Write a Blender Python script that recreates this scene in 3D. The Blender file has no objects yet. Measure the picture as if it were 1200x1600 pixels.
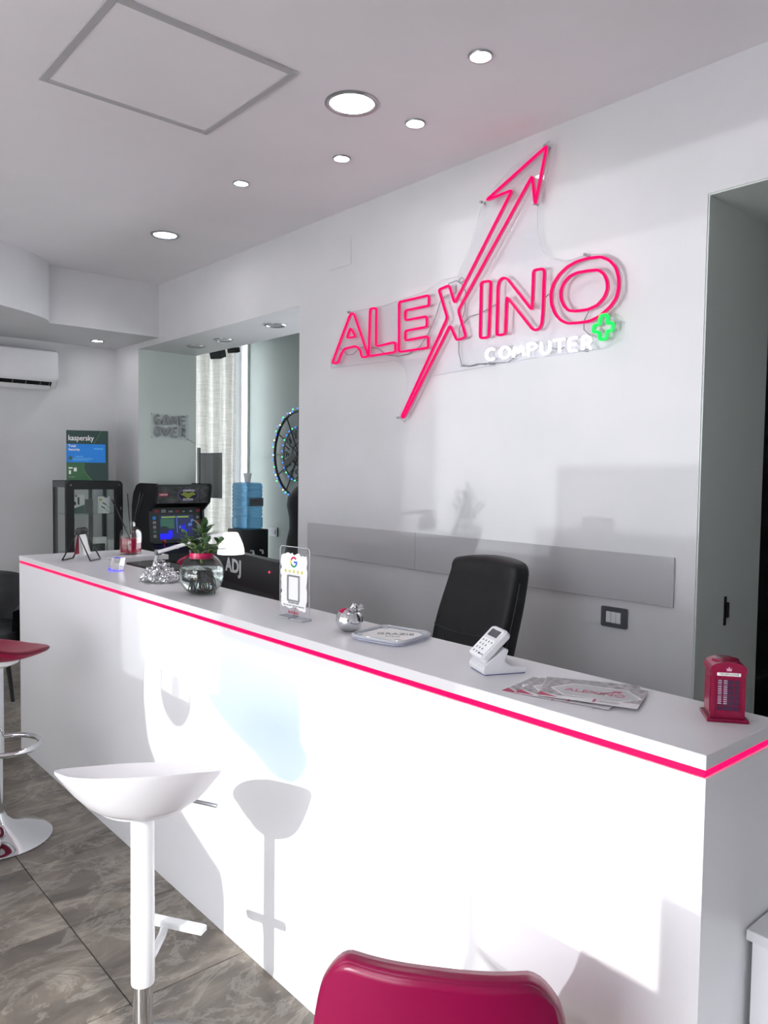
import bpy, bmesh, math, random
from mathutils import Vector, Matrix
random.seed(7)
sc = bpy.context.scene
COL = sc.collection
PI = math.pi

# ------------------------------------------------------------------ camera
CAM = Vector((0, 0, 1.526))
yaw, pitch, roll, FPX = 0.71812582, -0.04951807, 0.01288349, 1206.268
_f = Vector((-math.cos(yaw) * math.cos(pitch), math.sin(yaw) * math.cos(pitch), math.sin(pitch)))
_r = _f.cross(Vector((0, 0, 1))).normalized()
_u = _r.cross(_f)
CR = _r * math.cos(roll) + _u * math.sin(roll)
CU = -_r * math.sin(roll) + _u * math.cos(roll)
CB = -_f
cd = bpy.data.cameras.new('camera'); cam = bpy.data.objects.new('camera', cd); COL.objects.link(cam)
cam.matrix_world = Matrix(((CR.x, CU.x, CB.x, CAM.x), (CR.y, CU.y, CB.y, CAM.y), (CR.z, CU.z, CB.z, CAM.z), (0, 0, 0, 1)))
cd.sensor_fit = 'HORIZONTAL'; cd.sensor_width = 36; cd.lens = 36 * FPX / 1200
cd.clip_start = 0.05
sc.camera = cam

def _ray(px, py):
    return CR * ((px - 600) / FPX) + CU * (-(py - 800) / FPX) - CB
def aty(px, py, Y):
    d = _ray(px, py); return CAM + d * ((Y - CAM.y) / d.y)
def atx(px, py, X):
    d = _ray(px, py); return CAM + d * ((X - CAM.x) / d.x)
def atz(px, py, Z):
    d = _ray(px, py); return CAM + d * ((Z - CAM.z) / d.z)

# ------------------------------------------------------------------ world, sun, daylight
w = bpy.data.worlds.new('world'); sc.world = w; w.use_nodes = True
bg = w.node_tree.nodes['Background']
bg.inputs[0].default_value = (0.925, 0.95, 1.0, 1); bg.inputs[1].default_value = 7.8

SUN_D = Vector((-0.30, 1.0, -0.50)).normalized()
sl = bpy.data.lights.new('sun', 'SUN'); so = bpy.data.objects.new('sun', sl); COL.objects.link(so)
sl.energy = 3.0; sl.angle = 0.004; sl.color = (1, 0.985, 0.96)
so.rotation_euler = SUN_D.to_track_quat('-Z', 'Y').to_euler()

def glint(name, loc, target, power, r):
    # sun thrown back into the shop, low, by a car parked in the street
    l = bpy.data.lights.new(name, 'SPOT'); o = bpy.data.objects.new(name, l); COL.objects.link(o)
    l.energy = power; l.shadow_soft_size = r; l.spot_size = math.radians(40); l.spot_blend = 0.3
    l.color = (0.95, 0.97, 1.0)
    o.location = loc
    o.rotation_euler = (Vector(target) - Vector(loc)).to_track_quat('-Z', 'Y').to_euler()
glint('street_glint', (-3.6, -7.0, 0.40), (-2.0, 2.7, 2.0), 700, 0.02)
glint('street_glint_low', (-3.5, -7.0, 0.66), (-2.0, 2.7, 2.0), 560, 0.02)

vs = sc.view_settings
vs.view_transform = 'Standard'; vs.look = 'None'; vs.gamma = 1; vs.use_curve_mapping = False
vs.exposure = 0.10
sc.cycles.max_bounces = 10; sc.cycles.diffuse_bounces = 6; sc.cycles.glossy_bounces = 4; sc.cycles.transmission_bounces = 8; sc.cycles.transparent_max_bounces = 16
sc.cycles.caustics_reflective = False; sc.cycles.caustics_refractive = False

# ------------------------------------------------------------------ materials
def s2l(c):
    return tuple(((v / 255) / 12.92 if v / 255 <= 0.04045 else ((v / 255 + 0.055) / 1.055) ** 2.4) for v in c)
def mat(name, rgb, rough=0.5, metal=0.0, spec=0.5, trans=0.0, ior=1.45, emit=None, estr=0.0, coat=0.0, alpha=1.0, sub=0):
    m = bpy.data.materials.new(name); m.use_nodes = True
    b = m.node_tree.nodes['Principled BSDF']
    c = s2l(rgb)
    b.inputs['Base Color'].default_value = (*c, 1)
    b.inputs['Roughness'].default_value = rough
    b.inputs['Metallic'].default_value = metal
    b.inputs['Specular IOR Level'].default_value = spec
    b.inputs['Transmission Weight'].default_value = trans
    b.inputs['IOR'].default_value = ior
    b.inputs['Coat Weight'].default_value = coat
    b.inputs['Coat Roughness'].default_value = 0.05
    b.inputs['Alpha'].default_value = alpha
    if emit:
        b.inputs['Emission Color'].default_value = (*s2l(emit), 1)
        b.inputs['Emission Strength'].default_value = estr
    return m
def noisy(name, c1, c2, scale=5, rough=0.6, detail=4, bump=0.0, bscale=200, metal=0.0, stretch=(1, 1, 1), lo=0.35, hi=0.65, spec=0.5):
    m = mat(name, c1, rough, metal, spec)
    nt = m.node_tree; N = nt.nodes; L = nt.links; b = N['Principled BSDF']
    tc = N.new('ShaderNodeTexCoord'); mp = N.new('ShaderNodeMapping'); mp.inputs['Scale'].default_value = stretch
    n = N.new('ShaderNodeTexNoise'); n.inputs['Scale'].default_value = scale; n.inputs['Detail'].default_value = detail
    r = N.new('ShaderNodeValToRGB')
    r.color_ramp.elements[0].position = lo; r.color_ramp.elements[1].position = hi
    r.color_ramp.elements[0].color = (*s2l(c1), 1); r.color_ramp.elements[1].color = (*s2l(c2), 1)
    L.new(tc.outputs['Object'], mp.inputs[0]); L.new(mp.outputs[0], n.inputs['Vector']); L.new(n.outputs['Fac'], r.inputs[0])
    L.new(r.outputs[0], b.inputs['Base Color'])
    if bump:
        n2 = N.new('ShaderNodeTexNoise'); n2.inputs['Scale'].default_value = bscale; n2.inputs['Detail'].default_value = 3
        bp = N.new('ShaderNodeBump'); bp.inputs['Strength'].default_value = bump; bp.inputs['Distance'].default_value = 0.002
        L.new(tc.outputs['Object'], n2.inputs['Vector']); L.new(n2.outputs['Fac'], bp.inputs['Height']); L.new(bp.outputs[0], b.inputs['Normal'])
    return m
def clear(name, tint=(255, 255, 255), gloss=0.12, rough=0.02, dens=0.0, dcol=(128, 128, 128)):
    """thin clear sheet: mostly transparent, a share of mirror gloss, optionally a share of body colour"""
    m = bpy.data.materials.new(name); m.use_nodes = True
    nt = m.node_tree; N = nt.nodes; L = nt.links
    for n in list(N): N.remove(n)
    out = N.new('ShaderNodeOutputMaterial'); t = N.new('ShaderNodeBsdfTransparent'); g = N.new('ShaderNodeBsdfGlossy')
    t.inputs[0].default_value = (*s2l(tint), 1); g.inputs['Roughness'].default_value = rough
    fr = N.new('ShaderNodeLayerWeight'); fr.inputs['Blend'].default_value = 0.5
    mx = N.new('ShaderNodeMixShader')
    pw = N.new('ShaderNodeMath'); pw.operation = 'POWER'; pw.inputs[1].default_value = 4.0
    mth = N.new('ShaderNodeMath'); mth.operation = 'MULTIPLY_ADD'; mth.inputs[1].default_value = 0.5; mth.inputs[2].default_value = 0.02 + gloss * 0.08
    L.new(fr.outputs['Facing'], pw.inputs[0]); L.new(pw.outputs[0], mth.inputs[0]); L.new(mth.outputs[0], mx.inputs[0])
    src = t
    if dens:
        d = N.new('ShaderNodeBsdfDiffuse'); d.inputs[0].default_value = (*s2l(dcol), 1)
        m2 = N.new('ShaderNodeMixShader'); m2.inputs[0].default_value = dens
        L.new(t.outputs[0], m2.inputs[1]); L.new(d.outputs[0], m2.inputs[2]); src = m2
    L.new(src.outputs[0], mx.inputs[1]); L.new(g.outputs[0], mx.inputs[2]); L.new(mx.outputs[0], out.inputs[0])
    return m

MT = {}
MT['wall'] = noisy('white_wall_paint', (214, 214, 217), (209, 210, 212), 3, 0.55, 3, 0.05, 120)
MT['ceil'] = noisy('ceiling_paint', (238, 235, 239), (234, 232, 236), 2, 0.8, 3)
MT['green'] = noisy('sage_wall_paint', (132, 140, 137), (127, 135, 132), 2, 0.6, 3)
MT['jamb'] = noisy('pale_sage_paint', (208, 216, 212), (204, 212, 208), 2, 0.6, 3)  # the sage wall paint made lighter in place of light on the jambs
MT['counter'] = mat('white_lacquer', (240, 241, 244), 0.32, 0, 0.5)
MT['counter_top'] = mat('white_laminate', (226, 226, 229), 0.3, 0, 0.5)
MT['led'] = mat('pink_led', (70, 0, 20), 0.4, emit=(255, 4, 84), estr=1.7, spec=0.1)
MT['neon'] = mat('pink_neon', (70, 0, 20), 0.4, emit=(255, 4, 96), estr=1.25, spec=0.1)
MT['neonw'] = mat('white_neon', (255, 255, 255), 0.4, emit=(245, 250, 255), estr=2.2)
MT['neong'] = mat('green_neon', (0, 70, 20), 0.4, emit=(8, 245, 95), estr=1.2)
MT['neon_off'] = mat('unlit_neon_silicone', (146, 150, 151), 0.5)
MT['acryl'] = clear('clear_acrylic', (254, 254, 255), 0.05)
MT['acryl_edge'] = clear('acrylic_edge', (225, 228, 235), 0.5, 0.05, 0.55, (235, 238, 242))
MT['strip'] = mat('grey_glass_panel', (184, 184, 187), 0.06, 0, 0.5, coat=0.3)
MT['lamp'] = mat('lamp_diffuser', (255, 255, 255), 0.5, emit=(255, 255, 255), estr=45)
MT['lamp_off'] = mat('unlit_lamp_glass', (150, 152, 155), 0.3)
MT['chrome'] = mat('chrome', (225, 227, 230), 0.06, 1.0)
MT['steel'] = mat('brushed_steel', (176, 178, 182), 0.28, 1.0)
MT['silver'] = mat('silver_foil', (236, 237, 240), 0.12, 1.0)
MT['black'] = mat('black_plastic', (22, 23, 26), 0.4)
MT['blackm'] = mat('black_metal', (20, 21, 23), 0.45, 0.0)
MT['leather'] = noisy('black_leather', (15, 17, 21), (21, 23, 28), 30, 0.5, 4, 0.25, 350)
MT['velvet'] = noisy('charcoal_upholstery', (38, 40, 43), (62, 64, 67), 5, 0.75, 5, 0.2, 60)
MT['white'] = mat('white_plastic', (222, 222, 226), 0.28)
MT['whitem'] = mat('white_enamel', (236, 238, 240), 0.25)
MT['paper'] = mat('white_paper', (238, 238, 238), 0.7)
MT['red'] = mat('crimson_vinyl', (150, 8, 58), 0.4)
MT['pink'] = mat('magenta_plastic', (140, 0, 64), 0.28)
MT['booth'] = mat('crimson_enamel', (124, 4, 50), 0.22)
MT['seam'] = mat('grey_seam', (52, 55, 60), 0.6)
MT['grey'] = mat('mid_grey_plastic', (128, 130, 134), 0.4)
MT['dgrey'] = mat('anthracite_plastic', (98, 100, 105), 0.35, 0.3)
MT['hatch'] = mat('aluminium_trim', (180, 179, 182), 0.5, 0.0)
MT['linen'] = None
MT['glass'] = mat('clear_glass', (255, 255, 255), 0.0, 0, 0.5, 1.0, 1.45)
MT['thin_glass'] = clear('thin_glass', (249, 252, 251), 0.4, 0.02)
MT['liquid'] = clear('crimson_liquid', (226, 70, 120), 0.2, 0.02, 0.5, (200, 16, 70))
MT['leaf'] = noisy('jade_leaf', (88, 124, 90), (132, 164, 116), 18, 0.35, 3)
MT['stem'] = mat('plant_stem', (108, 128, 72), 0.5)
MT['smoke'] = clear('smoked_acrylic', (168, 170, 172), 0.2, 0.05, 0.22, (120, 122, 124))
MT['blue'] = clear('blue_bottle_plastic', (176, 214, 236), 0.3, 0.08, 0.45, (136, 192, 224))

def floor_tile_mat():
    m = mat('slate_tile', (120, 114, 108), 0.3, 0, 0.45)
    nt = m.node_tree; N = nt.nodes; L = nt.links; b = N['Principled BSDF']
    tc = N.new('ShaderNodeTexCoord'); oi = N.new('ShaderNodeObjectInfo')
    mu = N.new('ShaderNodeVectorMath'); mu.operation = 'SCALE'; mu.inputs['Scale'].default_value = 37
    cx = N.new('ShaderNodeCombineXYZ'); L.new(oi.outputs['Random'], cx.inputs[0]); L.new(oi.outputs['Random'], cx.inputs[1]); L.new(cx.outputs[0], mu.inputs[0])
    ad = N.new('ShaderNodeVectorMath'); ad.operation = 'ADD'; L.new(tc.outputs['Object'], ad.inputs[0]); L.new(mu.outputs[0], ad.inputs[1])
    mp = N.new('ShaderNodeMapping'); mp.inputs['Scale'].default_value = (1.5, 0.85, 1); mp.inputs['Rotation'].default_value = (0, 0, 0.5); L.new(ad.outputs[0], mp.inputs[0])
    n1 = N.new('ShaderNodeTexNoise'); n1.inputs['Scale'].default_value = 2.6; n1.inputs['Detail'].default_value = 9; n1.inputs['Roughness'].default_value = 0.62; n1.inputs['Distortion'].default_value = 1.4
    L.new(mp.outputs[0], n1.inputs['Vector'])
    r = N.new('ShaderNodeValToRGB'); e = r.color_ramp.elements
    e[0].position = 0.30; e[0].color = (*s2l((84, 79, 74)), 1); e[1].position = 0.72; e[1].color = (*s2l((170, 160, 148)), 1)
    x = r.color_ramp.elements.new(0.48); x.color = (*s2l((114, 107, 99)), 1)
    x = r.color_ramp.elements.new(0.58); x.color = (*s2l((132, 123, 113)), 1)
    L.new(n1.outputs['Fac'], r.inputs[0])
    # pale veins
    n2 = N.new('ShaderNodeTexNoise'); n2.inputs['Scale'].default_value = 3.1; n2.inputs['Detail'].default_value = 10; n2.inputs['Roughness'].default_value = 0.7; n2.inputs['Distortion'].default_value = 0.9
    L.new(mp.outputs[0], n2.inputs['Vector'])
    r2 = N.new('ShaderNodeValToRGB'); e = r2.color_ramp.elements
    e[0].position = 0.46; e[0].color = (0, 0, 0, 1); e[1].position = 0.54; e[1].color = (0, 0, 0, 1)
    x = r2.color_ramp.elements.new(0.5); x.color = (0.32, 0.32, 0.32, 1)
    L.new(n2.outputs['Fac'], r2.inputs[0])
    mx = N.new('ShaderNodeMix'); mx.data_type = 'RGBA'; mx.inputs['B'].default_value = (*s2l((196, 190, 180)), 1)
    L.new(r2.outputs[0], mx.inputs['Factor']); L.new(r.outputs[0], mx.inputs['A']); L.new(mx.outputs['Result'], b.inputs['Base Color'])
    bp = N.new('ShaderNodeBump'); bp.inputs['Strength'].default_value = 0.15; bp.inputs['Distance'].default_value = 0.004
    L.new(n1.outputs['Fac'], bp.inputs['Height']); L.new(bp.outputs[0], b.inputs['Normal'])
    return m
MT['tile'] = floor_tile_mat()
MT['pavement'] = noisy('pale_pavement', (236, 233, 230), (230, 227, 224), 3, 0.8)
MT['grout'] = mat('dark_grout', (70, 67, 64), 0.8)

def linen_mat():
    m = bpy.data.materials.new('linen_curtain'); m.use_nodes = True
    nt = m.node_tree; N = nt.nodes; L = nt.links
    for n in list(N): N.remove(n)
    out = N.new('ShaderNodeOutputMaterial'); d = N.new('ShaderNodeBsdfDiffuse'); t = N.new('ShaderNodeBsdfTranslucent'); mx = N.new('ShaderNodeMixShader')
    mx.inputs[0].default_value = 0.35
    tc = N.new('ShaderNodeTexCoord')
    cols = []
    for s, st in ((6, (1, 1, 18)), (7, (18, 18, 1))):
        mp = N.new('ShaderNodeMapping'); mp.inputs['Scale'].default_value = st
        n = N.new('ShaderNodeTexNoise'); n.inputs['Scale'].default_value = s; n.inputs['Detail'].default_value = 3
        L.new(tc.outputs['Object'], mp.inputs[0]); L.new(mp.outputs[0], n.inputs['Vector']); cols.append(n)
    ad = N.new('ShaderNodeMath'); ad.operation = 'ADD'; L.new(cols[0].outputs['Fac'], ad.inputs[0]); L.new(cols[1].outputs['Fac'], ad.inputs[1])
    r = N.new('ShaderNodeValToRGB'); r.color_ramp.elements[0].position = 0.35; r.color_ramp.elements[1].position = 0.65
    hf = N.new('ShaderNodeMath'); hf.operation = 'MULTIPLY'; hf.inputs[1].default_value = 0.5
    L.new(ad.outputs[0], hf.inputs[0]); L.new(hf.outputs[0], r.inputs[0])
    r.color_ramp.elements[0].color = (*s2l((172, 170, 166)), 1); r.color_ramp.elements[1].color = (*s2l((208, 205, 200)), 1)
    L.new(r.outputs[0], d.inputs[0]); L.new(r.outputs[0], t.inputs[0])
    L.new(d.outputs[0], mx.inputs[1]); L.new(t.outputs[0], mx.inputs[2]); L.new(mx.outputs[0], out.inputs[0])
    return m
MT['linen'] = linen_mat()

# ------------------------------------------------------------------ mesh helpers
def B(): return bmesh.new()
def add_box(bm, x0, x1, y0, y1, z0, z1, bev=0.0, seg=2):
    m = Matrix.Translation(((x0 + x1) / 2, (y0 + y1) / 2, (z0 + z1) / 2)) @ Matrix.Diagonal((abs(x1 - x0), abs(y1 - y0), abs(z1 - z0), 1))
    t = bmesh.new(); bmesh.ops.create_cube(t, size=1, matrix=m)
    if bev:
        bmesh.ops.bevel(t, geom=t.edges[:], offset=bev, segments=seg, affect='EDGES', profile=0.5)
    me = bpy.data.meshes.new('t'); t.to_mesh(me); t.free(); bm.from_mesh(me); bpy.data.meshes.remove(me)
    return bm
def add_tube(bm, pts, r, n=8, closed=False, caps=True, radii=None):
    pts = [Vector(p) for p in pts]; N = len(pts)
    rings = []; prev = None
    for i, p in enumerate(pts):
        if closed: a, b = pts[i - 1], pts[(i + 1) % N]
        else: a, b = pts[max(i - 1, 0)], pts[min(i + 1, N - 1)]
        d1 = (p - a); d2 = (b - p)
        t = (d1.normalized() if d1.length > 1e-9 else Vector()) + (d2.normalized() if d2.length > 1e-9 else Vector())
        if t.length < 1e-6: t = d2 if d2.length > 1e-9 else d1
        t.normalize()
        if prev is None:
            up = Vector((0, 0, 1)) if abs(t.z) < 0.9 else Vector((0, 1, 0))
            s = t.cross(up).normalized()
        else:
            s = prev - t * prev.dot(t)
            if s.length < 1e-6: s = t.orthogonal()
            s.normalize()
        prev = s; u = s.cross(t)
        rr = radii[i] if radii else r
        rings.append([bm.verts.new(p + (s * math.cos(k * 2 * PI / n) + u * math.sin(k * 2 * PI / n)) * rr) for k in range(n)])
    rng = range(N) if closed else range(N - 1)
    for i in rng:
        A, Bq = rings[i], rings[(i + 1) % N]
        for k in range(n):
            bm.faces.new((A[k], A[(k + 1) % n], Bq[(k + 1) % n], Bq[k]))
    if not closed and caps:
        bm.faces.new(rings[0][::-1]); bm.faces.new(rings[-1])
    return bm
def add_lathe(bm, prof, n=24, c=(0, 0, 0), sx=1, sy=1, rot=0):
    """prof: list of (r, z) bottom to top; r=0 closes"""
    c = Vector(c); rings = []
    for r, z in prof:
        if r < 1e-6: rings.append([bm.verts.new(c + Vector((0, 0, z)))])
        else: rings.append([bm.verts.new(c + Vector((r * sx * math.cos(rot + k * 2 * PI / n), r * sy * math.sin(rot + k * 2 * PI / n), z))) for k in range(n)])
    for A, Bq in zip(rings, rings[1:]):
        if len(A) == 1 and len(Bq) == 1: continue
        for k in range(n):
            k2 = (k + 1) % n
            if len(A) == 1: bm.faces.new((A[0], Bq[k2], Bq[k]))
            elif len(Bq) == 1: bm.faces.new((A[k], A[k2], Bq[0]))
            else: bm.faces.new((A[k], A[k2], Bq[k2], Bq[k]))
    return bm
def add_prism(bm, poly, f0, f1):
    """poly of 2D points; f0, f1 map (a,b)->Vector for the two ends"""
    a = [bm.verts.new(f0(*p)) for p in poly]; b = [bm.verts.new(f1(*p)) for p in poly]
    n = len(poly)
    bm.faces.new(a[::-1]); bm.faces.new(b)
    for k in range(n): bm.faces.new((a[k], a[(k + 1) % n], b[(k + 1) % n], b[k]))
    bm.normal_update()
    return bm
def prism_z(poly, z0, z1, bm=None):
    return add_prism(bm or B(), poly, lambda a, b: Vector((a, b, z0)), lambda a, b: Vector((a, b, z1)))
def prism_y(poly, y0, y1, bm=None):
    return add_prism(bm or B(), poly, lambda a, b: Vector((a, y0, b)), lambda a, b: Vector((a, y1, b)))
def prism_x(poly, x0, x1, bm=None):
    return add_prism(bm or B(), poly, lambda a, b: Vector((x0, a, b)), lambda a, b: Vector((x1, a, b)))
def add_grid(bm, fn, nu, nv, closed_u=False):
    V = [[bm.verts.new(fn(i / (nu if closed_u else nu - 1), j / (nv - 1))) for j in range(nv)] for i in range(nu)]
    for i in range(nu if closed_u else nu - 1):
        for j in range(nv - 1):
            i2 = (i + 1) % nu
            bm.faces.new((V[i][j], V[i2][j], V[i2][j + 1], V[i][j + 1]))
    return bm
def rrect(w_, h_, r, n=5, cx=0, cy=0):
    p = []
    for sx, sy, a0 in ((1, 1, 0), (-1, 1, PI / 2), (-1, -1, PI), (1, -1, 1.5 * PI)):
        for k in range(n + 1):
            a = a0 + k * PI / 2 / n
            p.append((cx + sx * (w_ / 2 - r) + r * math.cos(a), cy + sy * (h_ / 2 - r) + r * math.sin(a)))
    return p
def obj(name, bm, m, parent=None, smooth=False, fix=True, angle=None):
    if fix: bmesh.ops.recalc_face_normals(bm, faces=bm.faces[:])
    me = bpy.data.meshes.new(name); bm.to_mesh(me); bm.free()
    o = bpy.data.objects.new(name, me); COL.objects.link(o)
    me.materials.append(MT[m] if isinstance(m, str) else m)
    if smooth:
        me.polygons.foreach_set('use_smooth', [True] * len(me.polygons))
        if angle is None: angle = 40
        try: me.set_sharp_from_angle(angle=math.radians(angle))
        except Exception: pass
    if parent: o.parent = parent
    return o
def thing(name, label, cat, loc=(0, 0, 0), rz=0, group=None):
    o = bpy.data.objects.new(name, None); COL.objects.link(o)
    o.empty_display_size = 0.05
    o.location = loc; o.rotation_euler = (0, 0, rz); o['label'] = label; o['category'] = cat
    if group: o['group'] = group
    return o
def tag(o, label, cat, group=None):
    o['label'] = label; o['category'] = cat
    if group: o['group'] = group
    return o
def struct(o):
    o['kind'] = 'structure'; return o
def place(o, loc, rz=0, rx=0, ry=0):
    o.location = loc; o.rotation_euler = (rx, ry, rz); return o
def text_mesh(txt, size, depth=0.0004, align='CENTER', width=None, bold=0.0):
    cu = bpy.data.curves.new('t', 'FONT'); cu.body = txt; cu.size = size; cu.align_x = align; cu.align_y = 'CENTER'
    cu.extrude = depth; cu.offset = bold; cu.resolution_u = 3
    o = bpy.data.objects.new('t', cu); COL.objects.link(o)
    dg = bpy.context.evaluated_depsgraph_get(); dg.update()
    me = bpy.data.meshes.new_from_object(o.evaluated_get(dg))
    bpy.data.objects.remove(o); bpy.data.curves.remove(cu)
    me.materials.clear()
    if width:
        xs = [v.co.x for v in me.vertices]; s = width / (max(xs) - min(xs))
        for v in me.vertices: v.co.x *= s
    return me
def text(name, txt, size, m, parent, M4, depth=0.0004, align='CENTER', width=None, bold=0.0):
    me = text_mesh(txt, size, depth, align, width, bold); me.name = name
    me.transform(M4); me.materials.append(MT[m] if isinstance(m, str) else m)
    o = bpy.data.objects.new(name, me); COL.objects.link(o)
    if parent: o.parent = parent
    return o
def frame4(o_, ex, ey):
    """matrix taking text x,y axes to ex, ey at origin o_"""
    ex = Vector(ex).normalized(); ey = Vector(ey).normalized(); ez = ex.cross(ey)
    o_ = Vector(o_)
    return Matrix(((ex.x, ey.x, ez.x, o_.x), (ex.y, ey.y, ez.y, o_.y), (ex.z, ey.z, ez.z, o_.z), (0, 0, 0, 1)))
def smooth_poly(pts, it=1, closed=True):
    """round the corners of a polyline a little (corner cutting close to the corners)"""
    pts = [Vector(p) for p in pts]
    out = []; n = len(pts)
    for i, p in enumerate(pts):
        if not closed and i in (0, n - 1): out.append(p); continue
        a, b = pts[i - 1], pts[(i + 1) % n]
        da, db = (a - p), (b - p)
        k = min(0.012, da.length * 0.3, db.length * 0.3)
        p0 = p + da.normalized() * k; p1 = p + db.normalized() * k
        out += [p0, p0 * 0.25 + p * 0.5 + p1 * 0.25, p1]
    return out

# ------------------------------------------------------------------ room shell
YW, YB = 2.724, 3.25          # sign wall: front and rear face
XL = -6.74                    # outer wall on the left
XR, YF, ZC = 1.7, -2.2, 3.0
YBACK = 4.08
OX0, OX1, OZ = -6.265, -3.92, 2.54       # wide opening
DX0, DX1, DZ = -1.372, 0.30, 2.545      # doorway
XP = -2.6                                # partition between the two rear rooms

fl = struct(obj('floor', add_box(B(), XL - 0.1, XR + 0.1, YF - 0.4, YBACK + 2.2, -0.12, -0.006), 'grout'))
TX, TY = 0.488, 0.976
tb = add_box(B(), -TX / 2 + 0.0016, TX / 2 - 0.0016, -TY / 2 + 0.0016, TY / 2 - 0.0016, -0.008, 0, 0.0012, 1)
tile0 = obj('tile', tb, 'tile', fl)
first = True
for i in range(-9, 9):
    for j in range(-4, 6):
        cx_ = -2.567 + TX * (i + 0.5); cy_ = 0.875 + TY * (j + 0.5)
        if cx_ < XL - 0.2 or cx_ > XR + 0.2 or cy_ < YF - 0.5 or cy_ > YBACK + 0.4: continue
        o = tile0 if first else tile0.copy()
        if not first: COL.objects.link(o); o.parent = fl
        first = False
        o.location = (cx_, cy_, 0); o.rotation_euler = (0, 0, PI if random.random() < 0.5 else 0)

ce = struct(obj('ceiling', prism_z([(XL - 0.1, YF - 0.1), (XR + 0.1, YF - 0.1), (XR + 0.1, YBACK + 2.2), (XP, YBACK + 2.2), (XP, YBACK + 0.1), (XL - 0.1, YBACK + 0.1)], ZC, ZC + 0.1), 'ceil'))
bm = B()
add_box(bm, XL, OX0, YW, YB, 0, ZC); add_box(bm, OX0, OX1, YW, YB, OZ, ZC)
add_box(bm, OX1, DX0, YW, YB, 0, ZC); add_box(bm, DX0, DX1, YW, YB, DZ, ZC); add_box(bm, DX1, XR, YW, YB, 0, ZC)
wb = struct(obj('wall_back', bm, 'wall'))
# sage paint inside the openings, lightened to stand in for daylight
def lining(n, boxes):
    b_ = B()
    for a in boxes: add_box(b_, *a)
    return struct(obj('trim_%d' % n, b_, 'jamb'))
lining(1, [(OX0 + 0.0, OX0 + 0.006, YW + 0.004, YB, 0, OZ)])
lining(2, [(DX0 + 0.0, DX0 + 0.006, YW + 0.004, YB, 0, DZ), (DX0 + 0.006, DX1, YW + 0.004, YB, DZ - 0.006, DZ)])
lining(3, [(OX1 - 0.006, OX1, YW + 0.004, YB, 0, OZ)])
# left outer wall with the window of the rear room
WY0, WY1, WZ0, WZ1 = 3.34, 4.06, 0.25, 2.86
bm = B()
add_box(bm, XL - 0.3, XL, YF, WY0, 0, ZC); add_box(bm, XL - 0.3, XL, WY1, YBACK + 0.1, 0, ZC)
add_box(bm, XL - 0.3, XL, WY0, WY1, 0, WZ0); add_box(bm, XL - 0.3, XL, WY0, WY1, WZ1, ZC)
struct(obj('wall_left', bm, 'wall'))
bm = B()
add_box(bm, XR, XR + 0.1, YF, YBACK + 2.2, 0, ZC)
struct(obj('wall_right', bm, 'wall'))
bm = B(); RX0, RX1 = -5.0, -3.2      # rear wall with an unseen window added to light the opening's jamb
add_box(bm, XL, RX0, YBACK, YBACK + 0.1, 0, ZC); add_box(bm, RX1, XP, YBACK, YBACK + 0.1, 0, ZC); add_box(bm, RX0, RX1, YBACK, YBACK + 0.1, 0, 0.9); add_box(bm, RX0, RX1, YBACK, YBACK + 0.1, 2.6, ZC)
struct(obj('wall_rear_room', bm, 'green'))
bm = B()
for a in ((RX0, RX0 + 0.05, 0.9, 2.6), (RX1 - 0.05, RX1, 0.9, 2.6), (RX0, RX1, 0.9, 0.95), (RX0, RX1, 2.55, 2.6)): add_box(bm, a[0], a[1], YBACK + 0.03, YBACK + 0.08, a[2], a[3])
struct(obj('window_3', bm, 'whitem'))
struct(obj('wall_partition', add_box(B(), XP, XP + 0.1, YB, YBACK + 2.2, 0, ZC), 'green'))
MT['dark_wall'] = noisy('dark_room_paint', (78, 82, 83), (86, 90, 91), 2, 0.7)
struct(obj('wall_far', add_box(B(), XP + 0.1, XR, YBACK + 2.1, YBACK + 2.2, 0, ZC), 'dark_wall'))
# window frame in the left wall of the rear room
bm = B()
for y0, y1, z0, z1 in ((WY0, WY0 + 0.05, WZ0, WZ1), (WY1 - 0.05, WY1, WZ0, WZ1), (WY0, WY1, WZ0, WZ0 + 0.05), (WY0, WY1, WZ1 - 0.05, WZ1)):
    add_box(bm, XL - 0.2, XL - 0.14, y0, y1, z0, z1)
wn = struct(obj('window_1', bm, 'whitem'))
obj('pane', add_box(B(), XL - 0.175, XL - 0.165, WY0 + 0.05, WY1 - 0.05, WZ0 + 0.05, WZ1 - 0.05), 'thin_glass', wn)
# bulkhead with a curved edge over the air conditioner
BZ = 2.588
poly = [(XL, YW), (-5.868, YW), (-5.868, 1.88)]
for k in range(1, 13):
    t = k / 12; poly.append((-5.868 + 0.60 * (t ** 0.9), 1.88 - 0.12 * t - 0.75 * t ** 1.7))
poly += [(-5.24, 0.6), (-5.24, YF), (XL, YF)]
bh = struct(obj('trim_4', prism_z(poly, BZ, ZC), 'wall'))

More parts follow.
